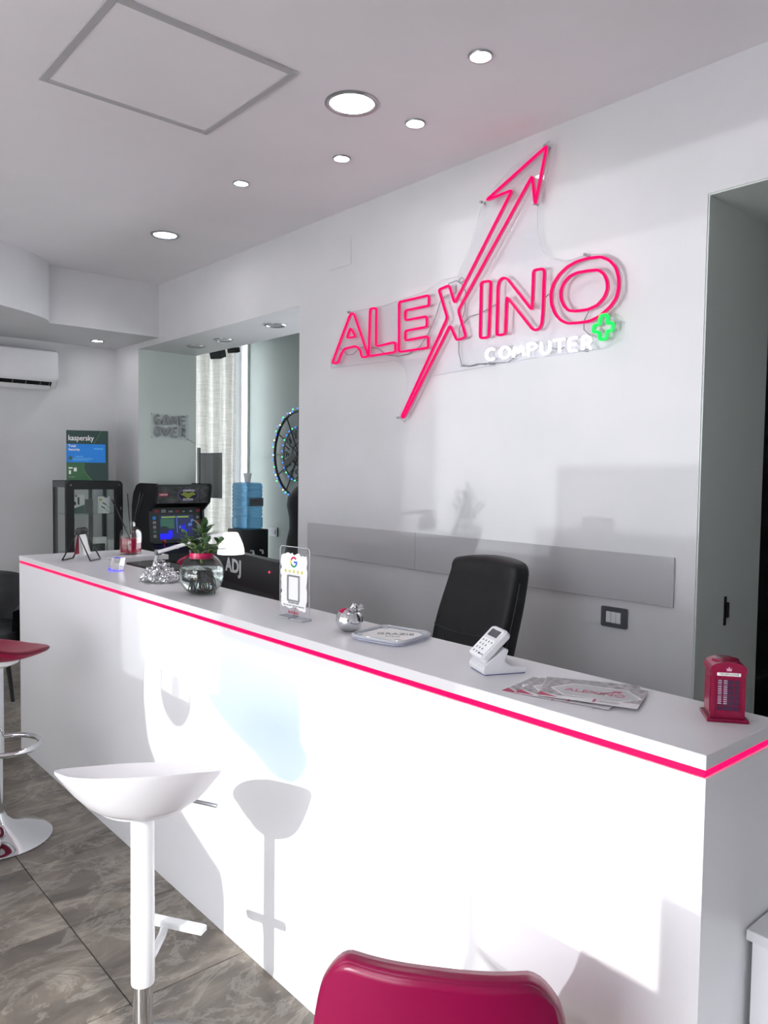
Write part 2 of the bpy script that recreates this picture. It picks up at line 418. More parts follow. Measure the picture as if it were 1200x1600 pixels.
# street front behind the camera: piers, lintel, added sun block, curtain and a shadow-casting ring
bm = B()
FX0, FX1, FZ = -5.2, 0.43, 2.80
add_box(bm, XL, FX0, YF - 0.1, YF, 0, ZC); add_box(bm, FX1, XR + 0.1, YF - 0.1, YF, 0, ZC); add_box(bm, FX0, FX1, YF - 0.1, YF, FZ, ZC)
struct(obj('wall_front', bm, 'wall'))
wf = B()
add_box(wf, FX0, FX0 + 0.05, YF - 0.07, YF - 0.02, 0, FZ); add_box(wf, FX1 - 0.05, FX1, YF - 0.07, YF - 0.02, 0, FZ); add_box(wf, FX0, FX1, YF - 0.07, YF - 0.02, FZ - 0.05, FZ)
w2 = struct(obj('window_2', wf, 'dgrey'))
edge = [(2.80, -1.93), (2.744, -1.914), (2.57, -1.795), (2.34, -1.826), (2.17, -1.79), (2.05, -1.66), (1.95, -1.42), (1.875, -1.22), (1.80, -1.2), (1.60, -1.2)]
def edge_x(z):
    for (za, xa), (zb, xb) in zip(edge, edge[1:]):
        if zb <= z <= za: return xa + (xb - xa) * (za - z) / (za - zb)
    return edge[-1][1]
def cur(u, v):
    z = 2.79 - v * 1.15; xr = edge_x(z); x = FX0 + 0.06 + u * (xr - FX0 - 0.06)
    return Vector((x, YF + 0.07 + 0.025 * math.sin(u * 70), z))
obj('curtain', add_grid(B(), cur, 120, 30), 'linen', w2, True)
rs = B(); c = Vector((-1.545, YF + 0.05, 2.45))
add_tube(rs, [c + Vector((0.115 * math.cos(a), 0, 0.135 * math.sin(a))) for a in [k * PI / 16 for k in range(32)]], 0.012, 6, True)
prism_y([(c.x - 0.03, c.z - 0.13), (c.x + 0.03, c.z - 0.13), (c.x + 0.03, c.z + 0.13), (c.x - 0.03, c.z + 0.13)], c.y - 0.003, c.y + 0.003, rs)
prism_y([(c.x + 0.112 * math.cos(a), c.z + 0.13 * math.sin(a)) for a in [PI + 0.25 + k * (PI - 0.5) / 12 for k in range(13)]], c.y - 0.0022, c.y + 0.0022, rs)
add_tube(rs, [c + Vector((0, 0, 0.135)), c + Vector((0, 0, 0.34))], 0.002, 5)
obj('round_sign', rs, 'grey', w2)  # unseen ring added to cast the round shadow on the counter
obj('transom', add_box(B(), FX0 + 0.05, FX1 - 0.05, YF - 0.07, YF - 0.02, 1.55, 1.72), 'dgrey', w2)
obj('notice_board', add_box(B(), -2.81, -2.15, YF - 0.01, YF + 0.01, 0.25, 0.977), 'grey', w2)  # unseen board added to cast the squared shadow on the sign wall
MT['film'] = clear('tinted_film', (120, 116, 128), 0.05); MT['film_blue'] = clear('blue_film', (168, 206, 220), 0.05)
obj('window_film', add_box(B(), -0.10, 0.36, YF + 0.009, YF + 0.010, 1.74, 2.33), 'film', w2)  # unseen film added to dim the sun on the magenta chair
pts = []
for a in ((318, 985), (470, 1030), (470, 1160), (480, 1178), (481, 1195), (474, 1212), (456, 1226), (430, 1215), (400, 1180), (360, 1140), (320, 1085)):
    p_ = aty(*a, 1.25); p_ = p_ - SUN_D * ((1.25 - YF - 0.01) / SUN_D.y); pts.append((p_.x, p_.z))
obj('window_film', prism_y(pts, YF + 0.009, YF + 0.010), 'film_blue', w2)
prof = [(-4.9, 0), (-4.9, 0.70), (-1.96, 0.70), (-1.96, 0)]
struct(obj('wall_low_ledge', prism_y(prof, -0.62, -0.5), 'wall'))  # unseen block added to keep the sun off the floor
# unseen mask added in the street, its gap shapes the glint
bm = B()
add_box(bm, -12, 6, -4.1, -4.0, 1.345, 2.0); add_box(bm, -12, -3.34, -4.1, -4.0, 0, 1.345); add_box(bm, 2, 6, -4.1, -4.0, 0, 1.345)
struct(obj('wall_street', bm, 'pavement'))
bm = B(); add_box(bm, -14, 12, -12, YF - 0.4, -0.14, -0.02); add_box(bm, XR + 0.1, 12, YF - 0.4, 9, -0.14, -0.02)
struct(obj('ground', bm, 'pavement'))

# ------------------------------------------------------------------ ceiling fittings
hx0, hx1, hy0, hy1 = -3.117, -2.416, 0.957, 1.676
hp = thing('ceiling_hatch', 'square white ceiling access hatch with thin aluminium edging', 'hatch', ((hx0 + hx1) / 2, (hy0 + hy1) / 2, ZC))
hw = (hx1 - hx0) / 2; fw = 0.028
obj('panel', add_box(B(), -hw + fw, hw - fw, -hw + fw, hw - fw, -0.006, 0.0), 'ceil', hp)
for a in ((-hw, hw, -hw, -hw + fw), (-hw, hw, hw - fw, hw), (-hw, -hw + fw, -hw + fw, hw - fw), (hw - fw, hw, -hw + fw, hw - fw)):
    obj('frame_strip', add_box(B(), *a, -0.010, 0.0, 0.002, 1), 'hatch', hp)
def downlight(x, y, z, r, label, lit=True, group='recessed downlights'):
    t = thing('downlight', label, 'light', (x, y, z), 0, group)
    ring = add_lathe(B(), [(r * 0.80, -0.002), (r * 0.84, -0.007), (r * 0.95, -0.008), (r, -0.003), (r, 0.0), (r * 0.8, 0.0), (r * 0.80, -0.002)], 32)
    obj('bezel', ring, 'steel', t, True)
    obj('diffuser', add_lathe(B(), [(0, -0.004), (r * 0.6, -0.0035), (r * 0.8, -0.001), (r * 0.8, 0), (0, 0)], 32), 'lamp' if lit else 'lamp_off', t)
    return t
downlight(-2.475, 1.965, ZC, 0.108, 'largest lit round ceiling downlight, right of the square hatch')
downlight(-1.893, 2.078, ZC, 0.044, 'small lit downlight, rightmost on the ceiling, above the arrow tip')
downlight(-2.428, 2.268, ZC, 0.044, 'small lit downlight just right of the largest round one')
downlight(-2.926, 2.265, ZC, 0.042, 'small lit downlight just below the largest round one')
downlight(-3.523, 2.081, ZC, 0.042, 'small lit downlight between the hatch and the sign wall edge')
downlight(-4.61, 2.18, ZC, 0.086, 'large lit downlight farthest left, near the wall corner')
downlight(-6.39, 2.43, BZ, 0.055, 'small lit downlight under the white bulkhead above the cabinet')
for (x, y), d_ in zip(((-5.779, 2.999), (-5.346, 3.006), (-4.557, 2.963)), ('leftmost', 'middle', 'rightmost')):
    downlight(x, y, OZ, 0.075, 'unlit downlight under the opening lintel, %s of three' % d_, False, 'unlit lintel downlights')

# ------------------------------------------------------------------ counter
CX0, CX1, CY0, CY1, CH = -4.42, -0.60, 1.25, 1.55, 1.06
ct = thing('reception_counter', 'long white reception counter with pink light strip below its top', 'counter', (0, 0, 0))
bm = B()
add_box(bm, CX0, CX1, CY0, CY0 + 0.04, 0, 1.020); add_box(bm, CX1 - 0.04, CX1, CY0 + 0.04, CY1, 0, 1.020)
add_box(bm, CX0, CX0 + 0.04, CY0 + 0.04, 1.92, 0, 1.020); add_box(bm, CX0 + 0.04, CX1 - 0.04, CY1 - 0.03, CY1, 0.0, 1.020)
obj('body', bm, 'counter', ct)
top = [(CX0, CY0), (CX1, CY0), (CX1, CY1), (-4.02, CY1), (-4.02, 1.92), (CX0, 1.92)]
tp = prism_z(top, 1.034, CH)
bmesh.ops.bevel(tp, geom=tp.edges[:], offset=0.0012, segments=1, affect='EDGES')
obj('top', tp, 'counter_top', ct)
bm = B(); g = 0.004
add_box(bm, CX0 + g, CX1 - g, CY0 + g, CY0 + 0.02, 1.0205, 1.0335); add_box(bm, CX1 - 0.02, CX1 - g, CY0 + 0.02, CY1 - 0.002, 1.0205, 1.0335); add_box(bm, CX0 + g, CX0 + 0.02, CY0 + 0.02, 1.9, 1.0205, 1.0335)
obj('light_strip', bm, 'led', ct)
# clerk's desk behind and the lower white unit at the counter's end
dk = thing('desk', 'white work desk hidden behind the tall counter', 'desk', (0, 0, 0))
obj('desk_top', add_box(B(), -4.0, -0.75, 1.555, 2.0, 0.72, 0.75), 'counter_top', dk)
obj('desk_panel', add_box(B(), -3.98, -3.94, 1.56, 1.98, 0, 0.72), 'counter_top', dk)
obj('desk_panel', add_box(B(), -0.80, -0.76, 1.56, 1.98, 0, 0.72), 'counter_top', dk)
lu = thing('side_unit', 'low white side unit against the right end of the counter', 'cabinet', (0, 0, 0))
obj('body', add_box(B(), -0.590, 0.05, 1.435, 2.0, 0, 0.675), 'counter', lu)
obj('top', add_box(B(), -0.596, 0.06, 1.421, 2.01, 0.676, 0.696, 0.001, 1), 'counter_top', lu)

# ------------------------------------------------------------------ sign wall: fittings
def wp(px, py, d=0.0):
    p = aty(px, py, YW - d); return p
gp = thing('glass_backsplash', 'grey glossy glass strip along the sign wall in two lengths', 'panel', (0, 0, 0))
obj('glass_pane', add_box(B(), -3.806, -2.8605, YW - 0.012, YW - 0.002, 1.037, 1.226, 0.001, 1), 'strip', gp)
obj('glass_pane', add_box(B(), -2.8585, -1.451, YW - 0.012, YW - 0.002, 1.037, 1.226, 0.001, 1), 'strip', gp)
bp_ = tag(obj('blank_plate', add_box(B(), -3.622, -3.422, YW - 0.004, YW, 2.69, 2.85, 0.0015, 1), 'wall'), 'faint square white cover plate high on the sign wall', 'cover plate')
def switch_plate(name, label, w_, h_, n_rock, m1, m2, Mx):
    t = thing(name, label, 'switch')
    t.matrix_world = Mx
    fr = prism_z(rrect(w_, h_, 0.008), 0, 0.009)
    bmesh.ops.bevel(fr, geom=[e for e in fr.edges if all(v.co.z > 0.008 for v in e.verts)], offset=0.003, segments=2, affect='EDGES')
    obj('plate', fr, m1, t)
    ww = w_ * 0.56; rw = ww / n_rock
    for k in range(n_rock):
        x0 = -ww / 2 + k * rw
        obj('rocker', add_box(B(), x0 + 0.0008, x0 + rw - 0.0008, -h_ * 0.27, h_ * 0.27, 0.008, 0.0125, 0.0012, 1), m2, t)
    return t
pc = aty(960.5, 964.5, YW)
switch_plate('light_switch', 'anthracite light switch plate with white rockers below the glass strip', 0.120, 0.082, 3, 'dgrey', 'white', frame4((pc.x, YW, pc.z), (1, 0, 0), (0, 0, 1)))
# the strike plate on the doorway jamb
sp = thing('strike_plate', 'black metal door strike plate on the sage doorway jamb', 'strike plate', (0, 0, 0))
obj('plate', add_box(B(), DX0 + 0.006, DX0 + 0.009, 2.945, 2.965, 0.955, 1.068, 0.001, 1), 'blackm', sp)
obj('lip', add_box(B(), DX0 + 0.008, DX0 + 0.016, 2.960, 2.974, 0.985, 1.045, 0.002, 1), 'blackm', sp)

# ------------------------------------------------------------------ neon sign
SD = 0.045      # tube centre stands this far off the wall
ns = thing('neon_sign', 'lit pink neon shop sign with rising arrow on clear acrylic', 'neon sign', (0, 0, 0))
def z1(p): return (500 + p[0] / 4.6154, 420 + p[1] / 4.6154)
def z2(p): return (720 + p[0] / 4.4444, 380 + p[1] / 4.4444)
def z3(p): return (600 + p[0] / 4.2857, 210 + p[1] / 4.2857)
def neon(paths, zf, label, m='neon', r=0.0058, closed=True, d=SD, name='neon_letter'):
    bm = B(); b2 = B()
    for p in paths:
        q = [aty(*zf(a), YW - d) for a in p]
        q = smooth_poly(q, closed=closed)
        add_tube(bm, q, r, 8, closed)
        add_tube(b2, [a + Vector((0, 0.012, 0)) for a in q], r * 0.8, 6, closed)
    o = obj(name, bm, m, ns, True); o['label'] = label
    obj('tube_backing', b2, MT['neon_back_' + m], o, True)
    return o
MT['neon_back_neon'] = mat('pink_neon_channel', (214, 150, 176), 0.4)
MT['neon_back_neonw'] = mat('white_neon_channel', (235, 236, 238), 0.4)
MT['neon_back_neong'] = mat('green_neon_channel', (170, 235, 190), 0.4)
neon([[(88, 674), (150, 505), (214, 335), (229, 318), (246, 330), (300, 490), (347, 630), (302, 641), (286, 582), (258, 557), (178, 574), (152, 612), (130, 676), (104, 682)],
      [(218, 424), (256, 490), (192, 500)]], z1, 'pink neon letter A')
neon([[(360, 288), (405, 282), (402, 560), (541, 528), (543, 600), (350, 630)]], z1, 'pink neon letter L')
neon([[(568, 240), (785, 190), (783, 266), (613, 300), (613, 372), (770, 342), (768, 418), (613, 447), (613, 518), (778, 486), (778, 569), (568, 600)]], z1, 'pink neon letter E')
xa = [z1(p) for p in ((855, 150), (930, 118), (969, 249))] + [z3(p) for p in ((857, 372), (682, 442), (1090, 75), (1010, 470), (992, 275))] + \
     [z1(p) for p in ((995, 300), (1050, 490), (985, 516), (937, 406), (612, 1055), (598, 1075), (588, 1062), (908, 372), (914, 345))]
neon([xa], lambda p: p, 'pink neon letter X whose stroke becomes the arrow')
neon([[(140, 270), (207, 261), (192, 653), (132, 660)]], z2, 'pink neon letter I')
neon([[(247, 640), (256, 300), (266, 262), (285, 243), (308, 241), (328, 254), (493, 465), (503, 187), (578, 176), (568, 480), (560, 560), (545, 592), (518, 605), (492, 592), (318, 370), (308, 632)]], z2, 'pink neon letter N')
neon([[(800, 128), (880, 104), (970, 94), (1030, 117), (1074, 165), (1094, 235), (1095, 310), (1076, 385), (1035, 442), (962, 508), (890, 542), (815, 553), (742, 557), (692, 535), (652, 490), (627, 420), (623, 350), (642, 280), (682, 217), (738, 163)],
      [(880, 191), (955, 185), (992, 212), (1015, 265), (1016, 320), (995, 376), (950, 428), (882, 460), (800, 472), (748, 468), (716, 438), (693, 385), (692, 330), (715, 272), (755, 228), (805, 204)]], z2, 'pink neon letter O')
neon([[(968, 500), (1020, 497), (1016, 556), (1058, 553), (1051, 606), (1013, 609), (1010, 665), (962, 669), (960, 615), (918, 618), (922, 570), (964, 562)]], z2, 'green neon plus symbol', 'neong', 0.0072, name='neon_plus')
# small white word: single-stroke letters
def arc(cx, cy, rx, ry, a0, a1, n=9):
    return [(cx + rx * math.cos(math.radians(a0 + (a1 - a0) * k / (n - 1))), cy + ry * math.sin(math.radians(a0 + (a1 - a0) * k / (n - 1)))) for k in range(n)]
STK = {
 'C': [arc(.5, .5, .42, .5, 50, 310, 11)], 'O': [arc(.5, .5, .42, .5, 0, 360, 15)],
 'M': [[(.05, 0), (.2, 1), (.5, .25), (.8, 1), (.95, 0)]],
 'P': [[(.15, 0), (.15, 1), (.55, 1), (.8, .88), (.85, .73), (.8, .58), (.55, .45), (.15, .45)]],
 'U': [[(.12, 1), (.12, .35)] + arc(.48, .35, .36, .35, 180, 360, 8) + [(.84, 1)]],
 'T': [[(.02, 1), (.98, 1)], [(.5, 1), (.5, 0)]],
 'E': [[(.85, 1), (.15, 1), (.15, 0), (.85, 0)], [(.15, .52), (.75, .52)]],
 'R': [[(.15, 0), (.15, 1), (.55, 1), (.8, .88), (.85, .73), (.8, .58), (.55, .45), (.15, .45)], [(.5, .45), (.9, 0)]],
 'G': [arc(.5, .5, .42, .5, 50, 330, 11) + [(.9, .48), (.55, .48)]],
 'A': [[(.02, 0), (.45, 1), (.55, 1), (.98, 0)], [(.18, .36), (.82, .36)]],
 'V': [[(.02, 1), (.5, 0), (.98, 1)]],
}
word = 'COMPUTER'
for k, ch in enumerate(word):
    u0 = k / 8; u1 = (k + 0.86) / 8
    paths = []
    for s in STK[ch]:
        q = []
        for a, b in s:
            u = u0 + (u1 - u0) * a
            bx_, by_ = 168 + u * 757, 815 - u * 82 - 12 * u * (1 - u)
            tx_, ty_ = 168 + u * 757, 738 - u * 98
            q.append((bx_ + (tx_ - bx_) * b, by_ + (ty_ - by_) * b))
        paths.append(q)
    neon(paths, z2, 'white neon letter %s of the lower word' % ch, 'neonw', 0.0052, closed=False)
# acrylic back sheet
ol = [(858, 220), (866, 226), (850, 290), (840, 330), (840, 360), (848, 390), (862, 405), (885, 408), (915, 399), (940, 397), (960, 405), (972, 430), (973, 462), (957, 492), (968, 500), (965, 530),
      (940, 545), (830, 560), (672, 588), (632, 660), (624, 652), (634, 600), (632, 575), (618, 563), (560, 570), (518, 575), (517, 562), (540, 500), (550, 487), (600, 478), (665, 455), (690, 438), (715, 432), (735, 385), (753, 322), (760, 308), (800, 262)]
q = [aty(a, b, YW - 0.028) for a, b in ol]
bm = B(); add_prism(bm, [(p.x, p.z) for p in q], lambda a, b: Vector((a, YW - 0.028, b)), lambda a, b: Vector((a, YW - 0.024, b)))
bmesh.ops.triangulate(bm, faces=[f for f in bm.faces if len(f.verts) > 4], ngon_method='EAR_CLIP')
obj('acrylic_sheet', bm, 'acryl', ns)
obj('sheet_edge', add_tube(B(), q, 0.0016, 5, True), 'acryl_edge', ns)
for a in ((859, 231), (758, 318), (840, 320), (921, 400), (551, 489), (628, 653), (526, 568), (918, 548), (772, 569)):
    p = aty(*a, YW); obj('standoff', add_tube(B(), [p, p + Vector((0, -0.036, 0))], 0.006, 10), 'steel', ns)
def cable(pts, zf, name='cable', r=0.0022, m='grey', d=0.02):
    obj(name, add_tube(B(), [aty(*zf(a), YW - d) for a in pts], r, 6), m, ns, True)
cable([(140, 570), (170, 590), (200, 622), (240, 615), (280, 575), (330, 560), (420, 575), (480, 620), (560, 632), (640, 615), (720, 560), (775, 480), (830, 360), (870, 230), (900, 200)], z1)
cable([(900, 180), (930, 105), (985, 85), (1020, 110), (1050, 160), (1045, 300), (1005, 430), (1000, 600), (1020, 690), (1070, 705), (1140, 685), (1200, 690)], z1)
cable([(1005, 100), (1005, 75), (1025, 62), (1042, 80), (1025, 100), (1000, 95)], z1)
cable([(0, 852), (70, 855), (130, 838), (220, 835), (330, 825), (420, 760)], z2)
cable([(20, 560), (60, 510), (130, 490), (220, 440), (250, 420)], z2)
cable([(590, 375), (610, 355), (640, 355)], z2); cable([(890, 470), (855, 540), (855, 600), (900, 640)], z2)
cable([(600, 700), (640, 730), (690, 740), (720, 720)], z2)
bm = B(); p = aty(*z1((915, 195)), YW); q2 = aty(*z1((985, 120)), YW)
add_box(bm, p.x, q2.x, YW - 0.022, YW - 0.002, p.z, q2.z, 0.003, 1)
obj('transformer', bm, 'white', ns)

# ------------------------------------------------------------------ air conditioner
ac = thing('air_conditioner', 'white wall-mounted split air conditioner under the bulkhead', 'air conditioner', (0, 0, 0))
y0, y1 = 1.30, 2.17; xf = -6.54
prof = [(XL, 2.19), (XL, 2.497), (xf - 0.04, 2.497), (xf - 0.01, 2.48), (xf, 2.44), (xf, 2.27), (xf - 0.012, 2.245), (xf - 0.07, 2.19)]
bm = B(); add_prism(bm, prof, lambda a, b: Vector((a, y0, b)), lambda a, b: Vector((a, y1, b)))
bmesh.ops.bevel(bm, geom=[e for e in bm.edges if abs(e.verts[0].co.y - e.verts[1].co.y) < 1e-6 and min(v.co.x for v in e.verts) > XL + 0.01], offset=0.012, segments=3, affect='EDGES')
obj('body', bm, 'white', ac, True)
def slope(t, off=0.0):   # a point on the slanted lower front
    return (xf - 0.012 - 0.058 * t + off * 0.7, 2.245 - 0.055 * t - off * 0.7)
bm = B(); a_ = slope(0.15, 0.002); b_ = slope(0.85, 0.002); c_ = slope(0.85, -0.01); d_ = slope(0.15, -0.01)
add_prism(bm, [a_, b_, c_, d_], lambda a, b: Vector((a, y0 + 0.04, b)), lambda a, b: Vector((a, y1 - 0.05, b)))
obj('outlet', bm, 'black', ac)
a_ = slope(0.55, 0.014); b_ = slope(1.05, 0.016); c_ = slope(1.05, 0.012); d_ = slope(0.55, 0.010)
bm = B(); add_prism(bm, [a_, b_, c_, d_], lambda a, b: Vector((a, y0 + 0.05, b)), lambda a, b: Vector((a, y1 - 0.06, b)))
obj('louvre', bm, 'white', ac)
for yy in (1.82, 1.92, 2.03, 2.10):
    a_ = slope(0.2, 0.008); b_ = slope(0.7, 0.010); c_ = slope(0.7, 0.002); d_ = slope(0.2, 0.002)
    bm = B(); add_prism(bm, [a_, b_, c_, d_], lambda a, b: Vector((a, yy, b)), lambda a, b: Vector((a, yy + 0.004, b)))
    obj('vane', bm, 'grey', ac)

# ------------------------------------------------------------------ glass display cabinet and what is in and on it
cb = thing('display_cabinet', 'tall black-framed glass display cabinet beside the wall corner', 'cabinet', (0, 0, 0))
kx0, kx1, ky0, ky1, kz = -6.55, -6.2, 2.105, 2.56, 1.44
def frame_y(ya, yb, x0, x1, name='door_frame', fw=0.062, top=0.07):
    o_ = rrect(yb - ya, kz - 0.02, 0.035, 6, (ya + yb) / 2, (kz + 0.02) / 2)
    i_ = rrect(yb - ya - 2 * fw, kz - 0.02 - 2 * top, 0.004, 6, (ya + yb) / 2, (kz + 0.02) / 2)
    bm = B(); n = len(o_)
    O0 = [bm.verts.new((x0, *p)) for p in o_]; O1 = [bm.verts.new((x1, *p)) for p in o_]
    I0 = [bm.verts.new((x0, *p)) for p in i_]; I1 = [bm.verts.new((x1, *p)) for p in i_]
    for k in range(n):
        k2 = (k + 1) % n
        bm.faces.new((O0[k], O0[k2], I0[k2], I0[k])); bm.faces.new((O1[k], I1[k], I1[k2], O1[k2]))
        bm.faces.new((O0[k], O1[k], O1[k2], O0[k2])); bm.faces.new((I0[k], I0[k2], I1[k2], I1[k]))
    return obj(name, bm, 'blackm', cb)
df = frame_y(ky0, ky1, kx1 - 0.035, kx1)
obj('handle', add_tube(B(), [(kx1 + 0.004, ky1 - 0.02, 1.23), (kx1 + 0.012, ky1 - 0.02, 1.225), (kx1 + 0.012, ky1 - 0.02, 1.205), (kx1 + 0.004, ky1 - 0.02, 1.20)], 0.004, 6), 'chrome', df)
for yy in (ky0 + 0.035, ky1 - 0.035):
    obj('screw', add_tube(B(), [(kx1, yy, kz - 0.035), (kx1 + 0.004, yy, kz - 0.035)], 0.005, 8), 'chrome', df)
obj('door_glass', add_box(B(), kx1 - 0.020, kx1 - 0.016, ky0 + 0.062, ky1 - 0.062, 0.09, kz - 0.07), 'thin_glass', df)
frame_y(ky0 + 0.01, ky1 - 0.01, kx0, kx0 + 0.03, 'back_frame', 0.03, 0.04)
for y_, nm in ((ky0 + 0.012, 'side'), (ky1 - 0.018, 'side')):
    obj('side_glass', add_box(B(), kx0 + 0.03, kx1 - 0.035, y_, y_ + 0.005, 0.06, kz - 0.05), 'thin_glass', cb)
MT['cab_grey'] = mat('dark_grey_metal', (92, 95, 98), 0.4, 0.3)
obj('top_panel', add_box(B(), kx0 + 0.002, kx1 - 0.036, ky0 + 0.008, ky1 - 0.008, kz - 0.045, kz, 0.004, 1), 'blackm', cb)
obj('base_panel', add_box(B(), kx0 + 0.03, kx1 - 0.036, ky0 + 0.012, ky1 - 0.012, 0.02, 0.08), 'blackm', cb)
obj('side_rail', add_box(B(), kx0 + 0.03, kx1 - 0.036, ky0 + 0.004, ky0 + 0.012, kz - 0.055, kz - 0.005), 'cab_grey', cb)
obj('corner_post', add_box(B(), kx0 + 0.002, kx0 + 0.028, ky0 + 0.30, ky0 + 0.33, 0.06, kz - 0.06), 'blackm', cb)
for z_ in (1.172, 0.86, 0.5):
    obj('shelf', add_box(B(), kx0 + 0.032, kx1 - 0.04, ky0 + 0.02, ky1 - 0.022, z_ - 0.006, z_), 'thin_glass', cb)
SH = 1.172
def cy(px_, X): return atx(px_, 800, X).y
def carton(name, label, x0, x1, y0, y1, z0, z1, m='paper', cat='box', group='boxes in the display cabinet'):
    t = thing(name, label, cat, ((x0 + x1) / 2, (y0 + y1) / 2, z0), 0, group)
    hx, hy = (x1 - x0) / 2, (y1 - y0) / 2
    obj('carton', add_box(B(), -hx, hx, -hy, hy, 0, z1 - z0, 0.001, 1), m, t)
    return t, hx, hy, z1 - z0
MT['teal'] = mat('teal_print', (62, 96, 92), 0.5); MT['green_dark'] = mat('dark_green_print', (28, 62, 58), 0.4)
MT['gold'] = mat('yellow_print', (190, 180, 90), 0.5); MT['sky'] = mat('blue_print', (0, 130, 226), 0.4); MT['lime'] = mat('lime_print', (86, 152, 66), 0.4)
MT['ink'] = mat('black_ink', (24, 24, 26), 0.5); MT['greyink'] = mat('grey_ink', (120, 122, 126), 0.5); MT['crimson_ink'] = mat('crimson_ink', (176, 24, 84), 0.5)
t, hx, hy, hh = carton('accessory_box', 'white and teal gadget box on the cabinet upper shelf', -6.33, -6.27, cy(113, -6.27), cy(132.5, -6.27), SH, SH + 0.155)
prt = prism_x([(-hy + 0.001, 0.002), (hy - 0.001, 0.002), (hy - 0.001, 0.075), (-hy + 0.001, 0.04)], hx, hx + 0.0006)
obj('print', prt, 'teal', t); obj('print', prism_x(rrect(0.014, 0.06, 0.003, 3, 0.0, 0.105), hx, hx + 0.0006), 'ink', t); obj('print', prism_x(rrect(0.026, 0.03, 0.012, 4, -0.032, 0.085), hx, hx + 0.0006), 'ink', t)
obj('print', prism_x(rrect(0.02, 0.016, 0.007, 4, -0.02, 0.145), hx, hx + 0.0006), 'greyink', t)
t, hx, hy, hh = carton('cable_box', 'white cable box with printed plugs on the cabinet upper shelf', -6.30, -6.26, cy(155.5, -6.26), cy(171.5, -6.26), SH, SH + 0.14)
obj('hanger_slot', prism_x(rrect(0.03, 0.010, 0.004, 3, 0.01, 0.135), hx, hx + 0.0006), 'ink', t)
obj('print', prism_x([(-0.045, 0.105), (-0.022, 0.105), (-0.022, 0.12), (-0.045, 0.12)], hx, hx + 0.0006), 'gold', t)
bm = B()
for z_, y_ in ((0.085, -0.015), (0.055, -0.025)):
    prism_x([(y_, z_ + 0.008), (y_ + 0.03, z_ - 0.012), (y_ + 0.026, z_ - 0.018), (y_ - 0.004, z_ + 0.002)], hx, hx + 0.0006, bm)
    prism_x([(y_ + 0.028, z_ - 0.015), (y_ + 0.065, z_ - 0.045), (y_ + 0.064, z_ - 0.047), (y_ + 0.027, z_ - 0.017)], hx, hx + 0.0006, bm)
obj('print', bm, 'ink', t)
carton('accessory_box', 'small black gadget box between the two white ones in the cabinet', -6.36, -6.30, cy(135, -6.30), cy(145, -6.30), SH, SH + 0.115, 'black')
carton('accessory_box', 'grey clear-fronted blister box behind the cable box', -6.36, -6.33, cy(146, -6.33), cy(161, -6.33), SH, SH + 0.225, 'acryl_edge')
carton('accessory_box', 'white and black carton low in the display cabinet', -6.36, -6.30, cy(149, -6.30), cy(166.5, -6.30), 0.86, 0.975, 'paper')
carton('accessory_box', 'black camera-shaped gadget in front of the low white carton', -6.29, -6.26, cy(147.5, -6.26), cy(164, -6.26), 0.86, 0.925, 'black')
carton('accessory_box', 'white upright carton at the right of the lower cabinet shelf', -6.31, -6.26, cy(171, -6.26), cy(180.5, -6.26), 0.86, 0.955, 'paper')

kb = thing('software_box', 'large dark green antivirus software box on top of the display cabinet', 'box', (-6.27, 2.300, kz), -0.42)
obj('carton', add_box(B(), -0.05, 0.05, -0.155, 0.155, 0, 0.40, 0.002, 1), 'green_dark', kb)
obj('band', prism_x([(-0.154, 0.145), (0.138, 0.145), (0.138, 0.292), (-0.154, 0.292)], 0.05, 0.0508), 'sky', kb)
cv = [(-0.154, 0.003), (0.03, 0.003), (-0.01, 0.05), (-0.03, 0.095), (-0.028, 0.144), (-0.154, 0.144)]
obj('green_print', prism_x(cv, 0.05, 0.0506), mat('green_swirl', (44, 100, 58), 0.4), kb)
bm = B(); pts = [(0.034, 0.003), (-0.006, 0.05), (-0.027, 0.095), (-0.024, 0.144)]
obj('swirl_line', add_tube(bm, [(0.0508, a, b) for a, b in pts], 0.0022, 5), 'lime', kb)
obj('swirl_line', add_tube(B(), [(0.0508, 0.05, 0.293), (0.0508, 0.105, 0.398)], 0.0018, 5), 'lime', kb)
text('lettering', 'kaspersky', 0.060, 'paper', kb, frame4((0.0512, -0.046, 0.338), (0, 1, 0), (0, 0, 1)), width=0.19, bold=0.0008)
text('lettering', 'Total', 0.026, 'paper', kb, frame4((0.0512, -0.140, 0.275), (0, 1, 0), (0, 0, 1)), align='LEFT', bold=0.0006)
text('lettering', 'Security', 0.026, 'paper', kb, frame4((0.0512, -0.140, 0.247), (0, 1, 0), (0, 0, 1)), align='LEFT', bold=0.0006)
obj('emblem', prism_x(rrect(0.03, 0.03, 0.0149, 6, -0.124, 0.18), 0.0508, 0.0514), 'teal', kb)
for y_, z_, l_, h_ in ((-0.06, 0.193, 0.06, 0.007), (-0.035, 0.178, 0.15, 0.004), (-0.035, 0.17, 0.15, 0.004), (-0.05, 0.162, 0.12, 0.004), (0.085, 0.255, 0.07, 0.010)):
    obj('fine_print', prism_x([(y_ - l_ / 2, z_ - h_ / 2), (y_ + l_ / 2, z_ - h_ / 2), (y_ + l_ / 2, z_ + h_ / 2), (y_ - l_ / 2, z_ + h_ / 2)], 0.0508, 0.0512), mat('pale_blue_print', (90, 180, 240), 0.5), kb)
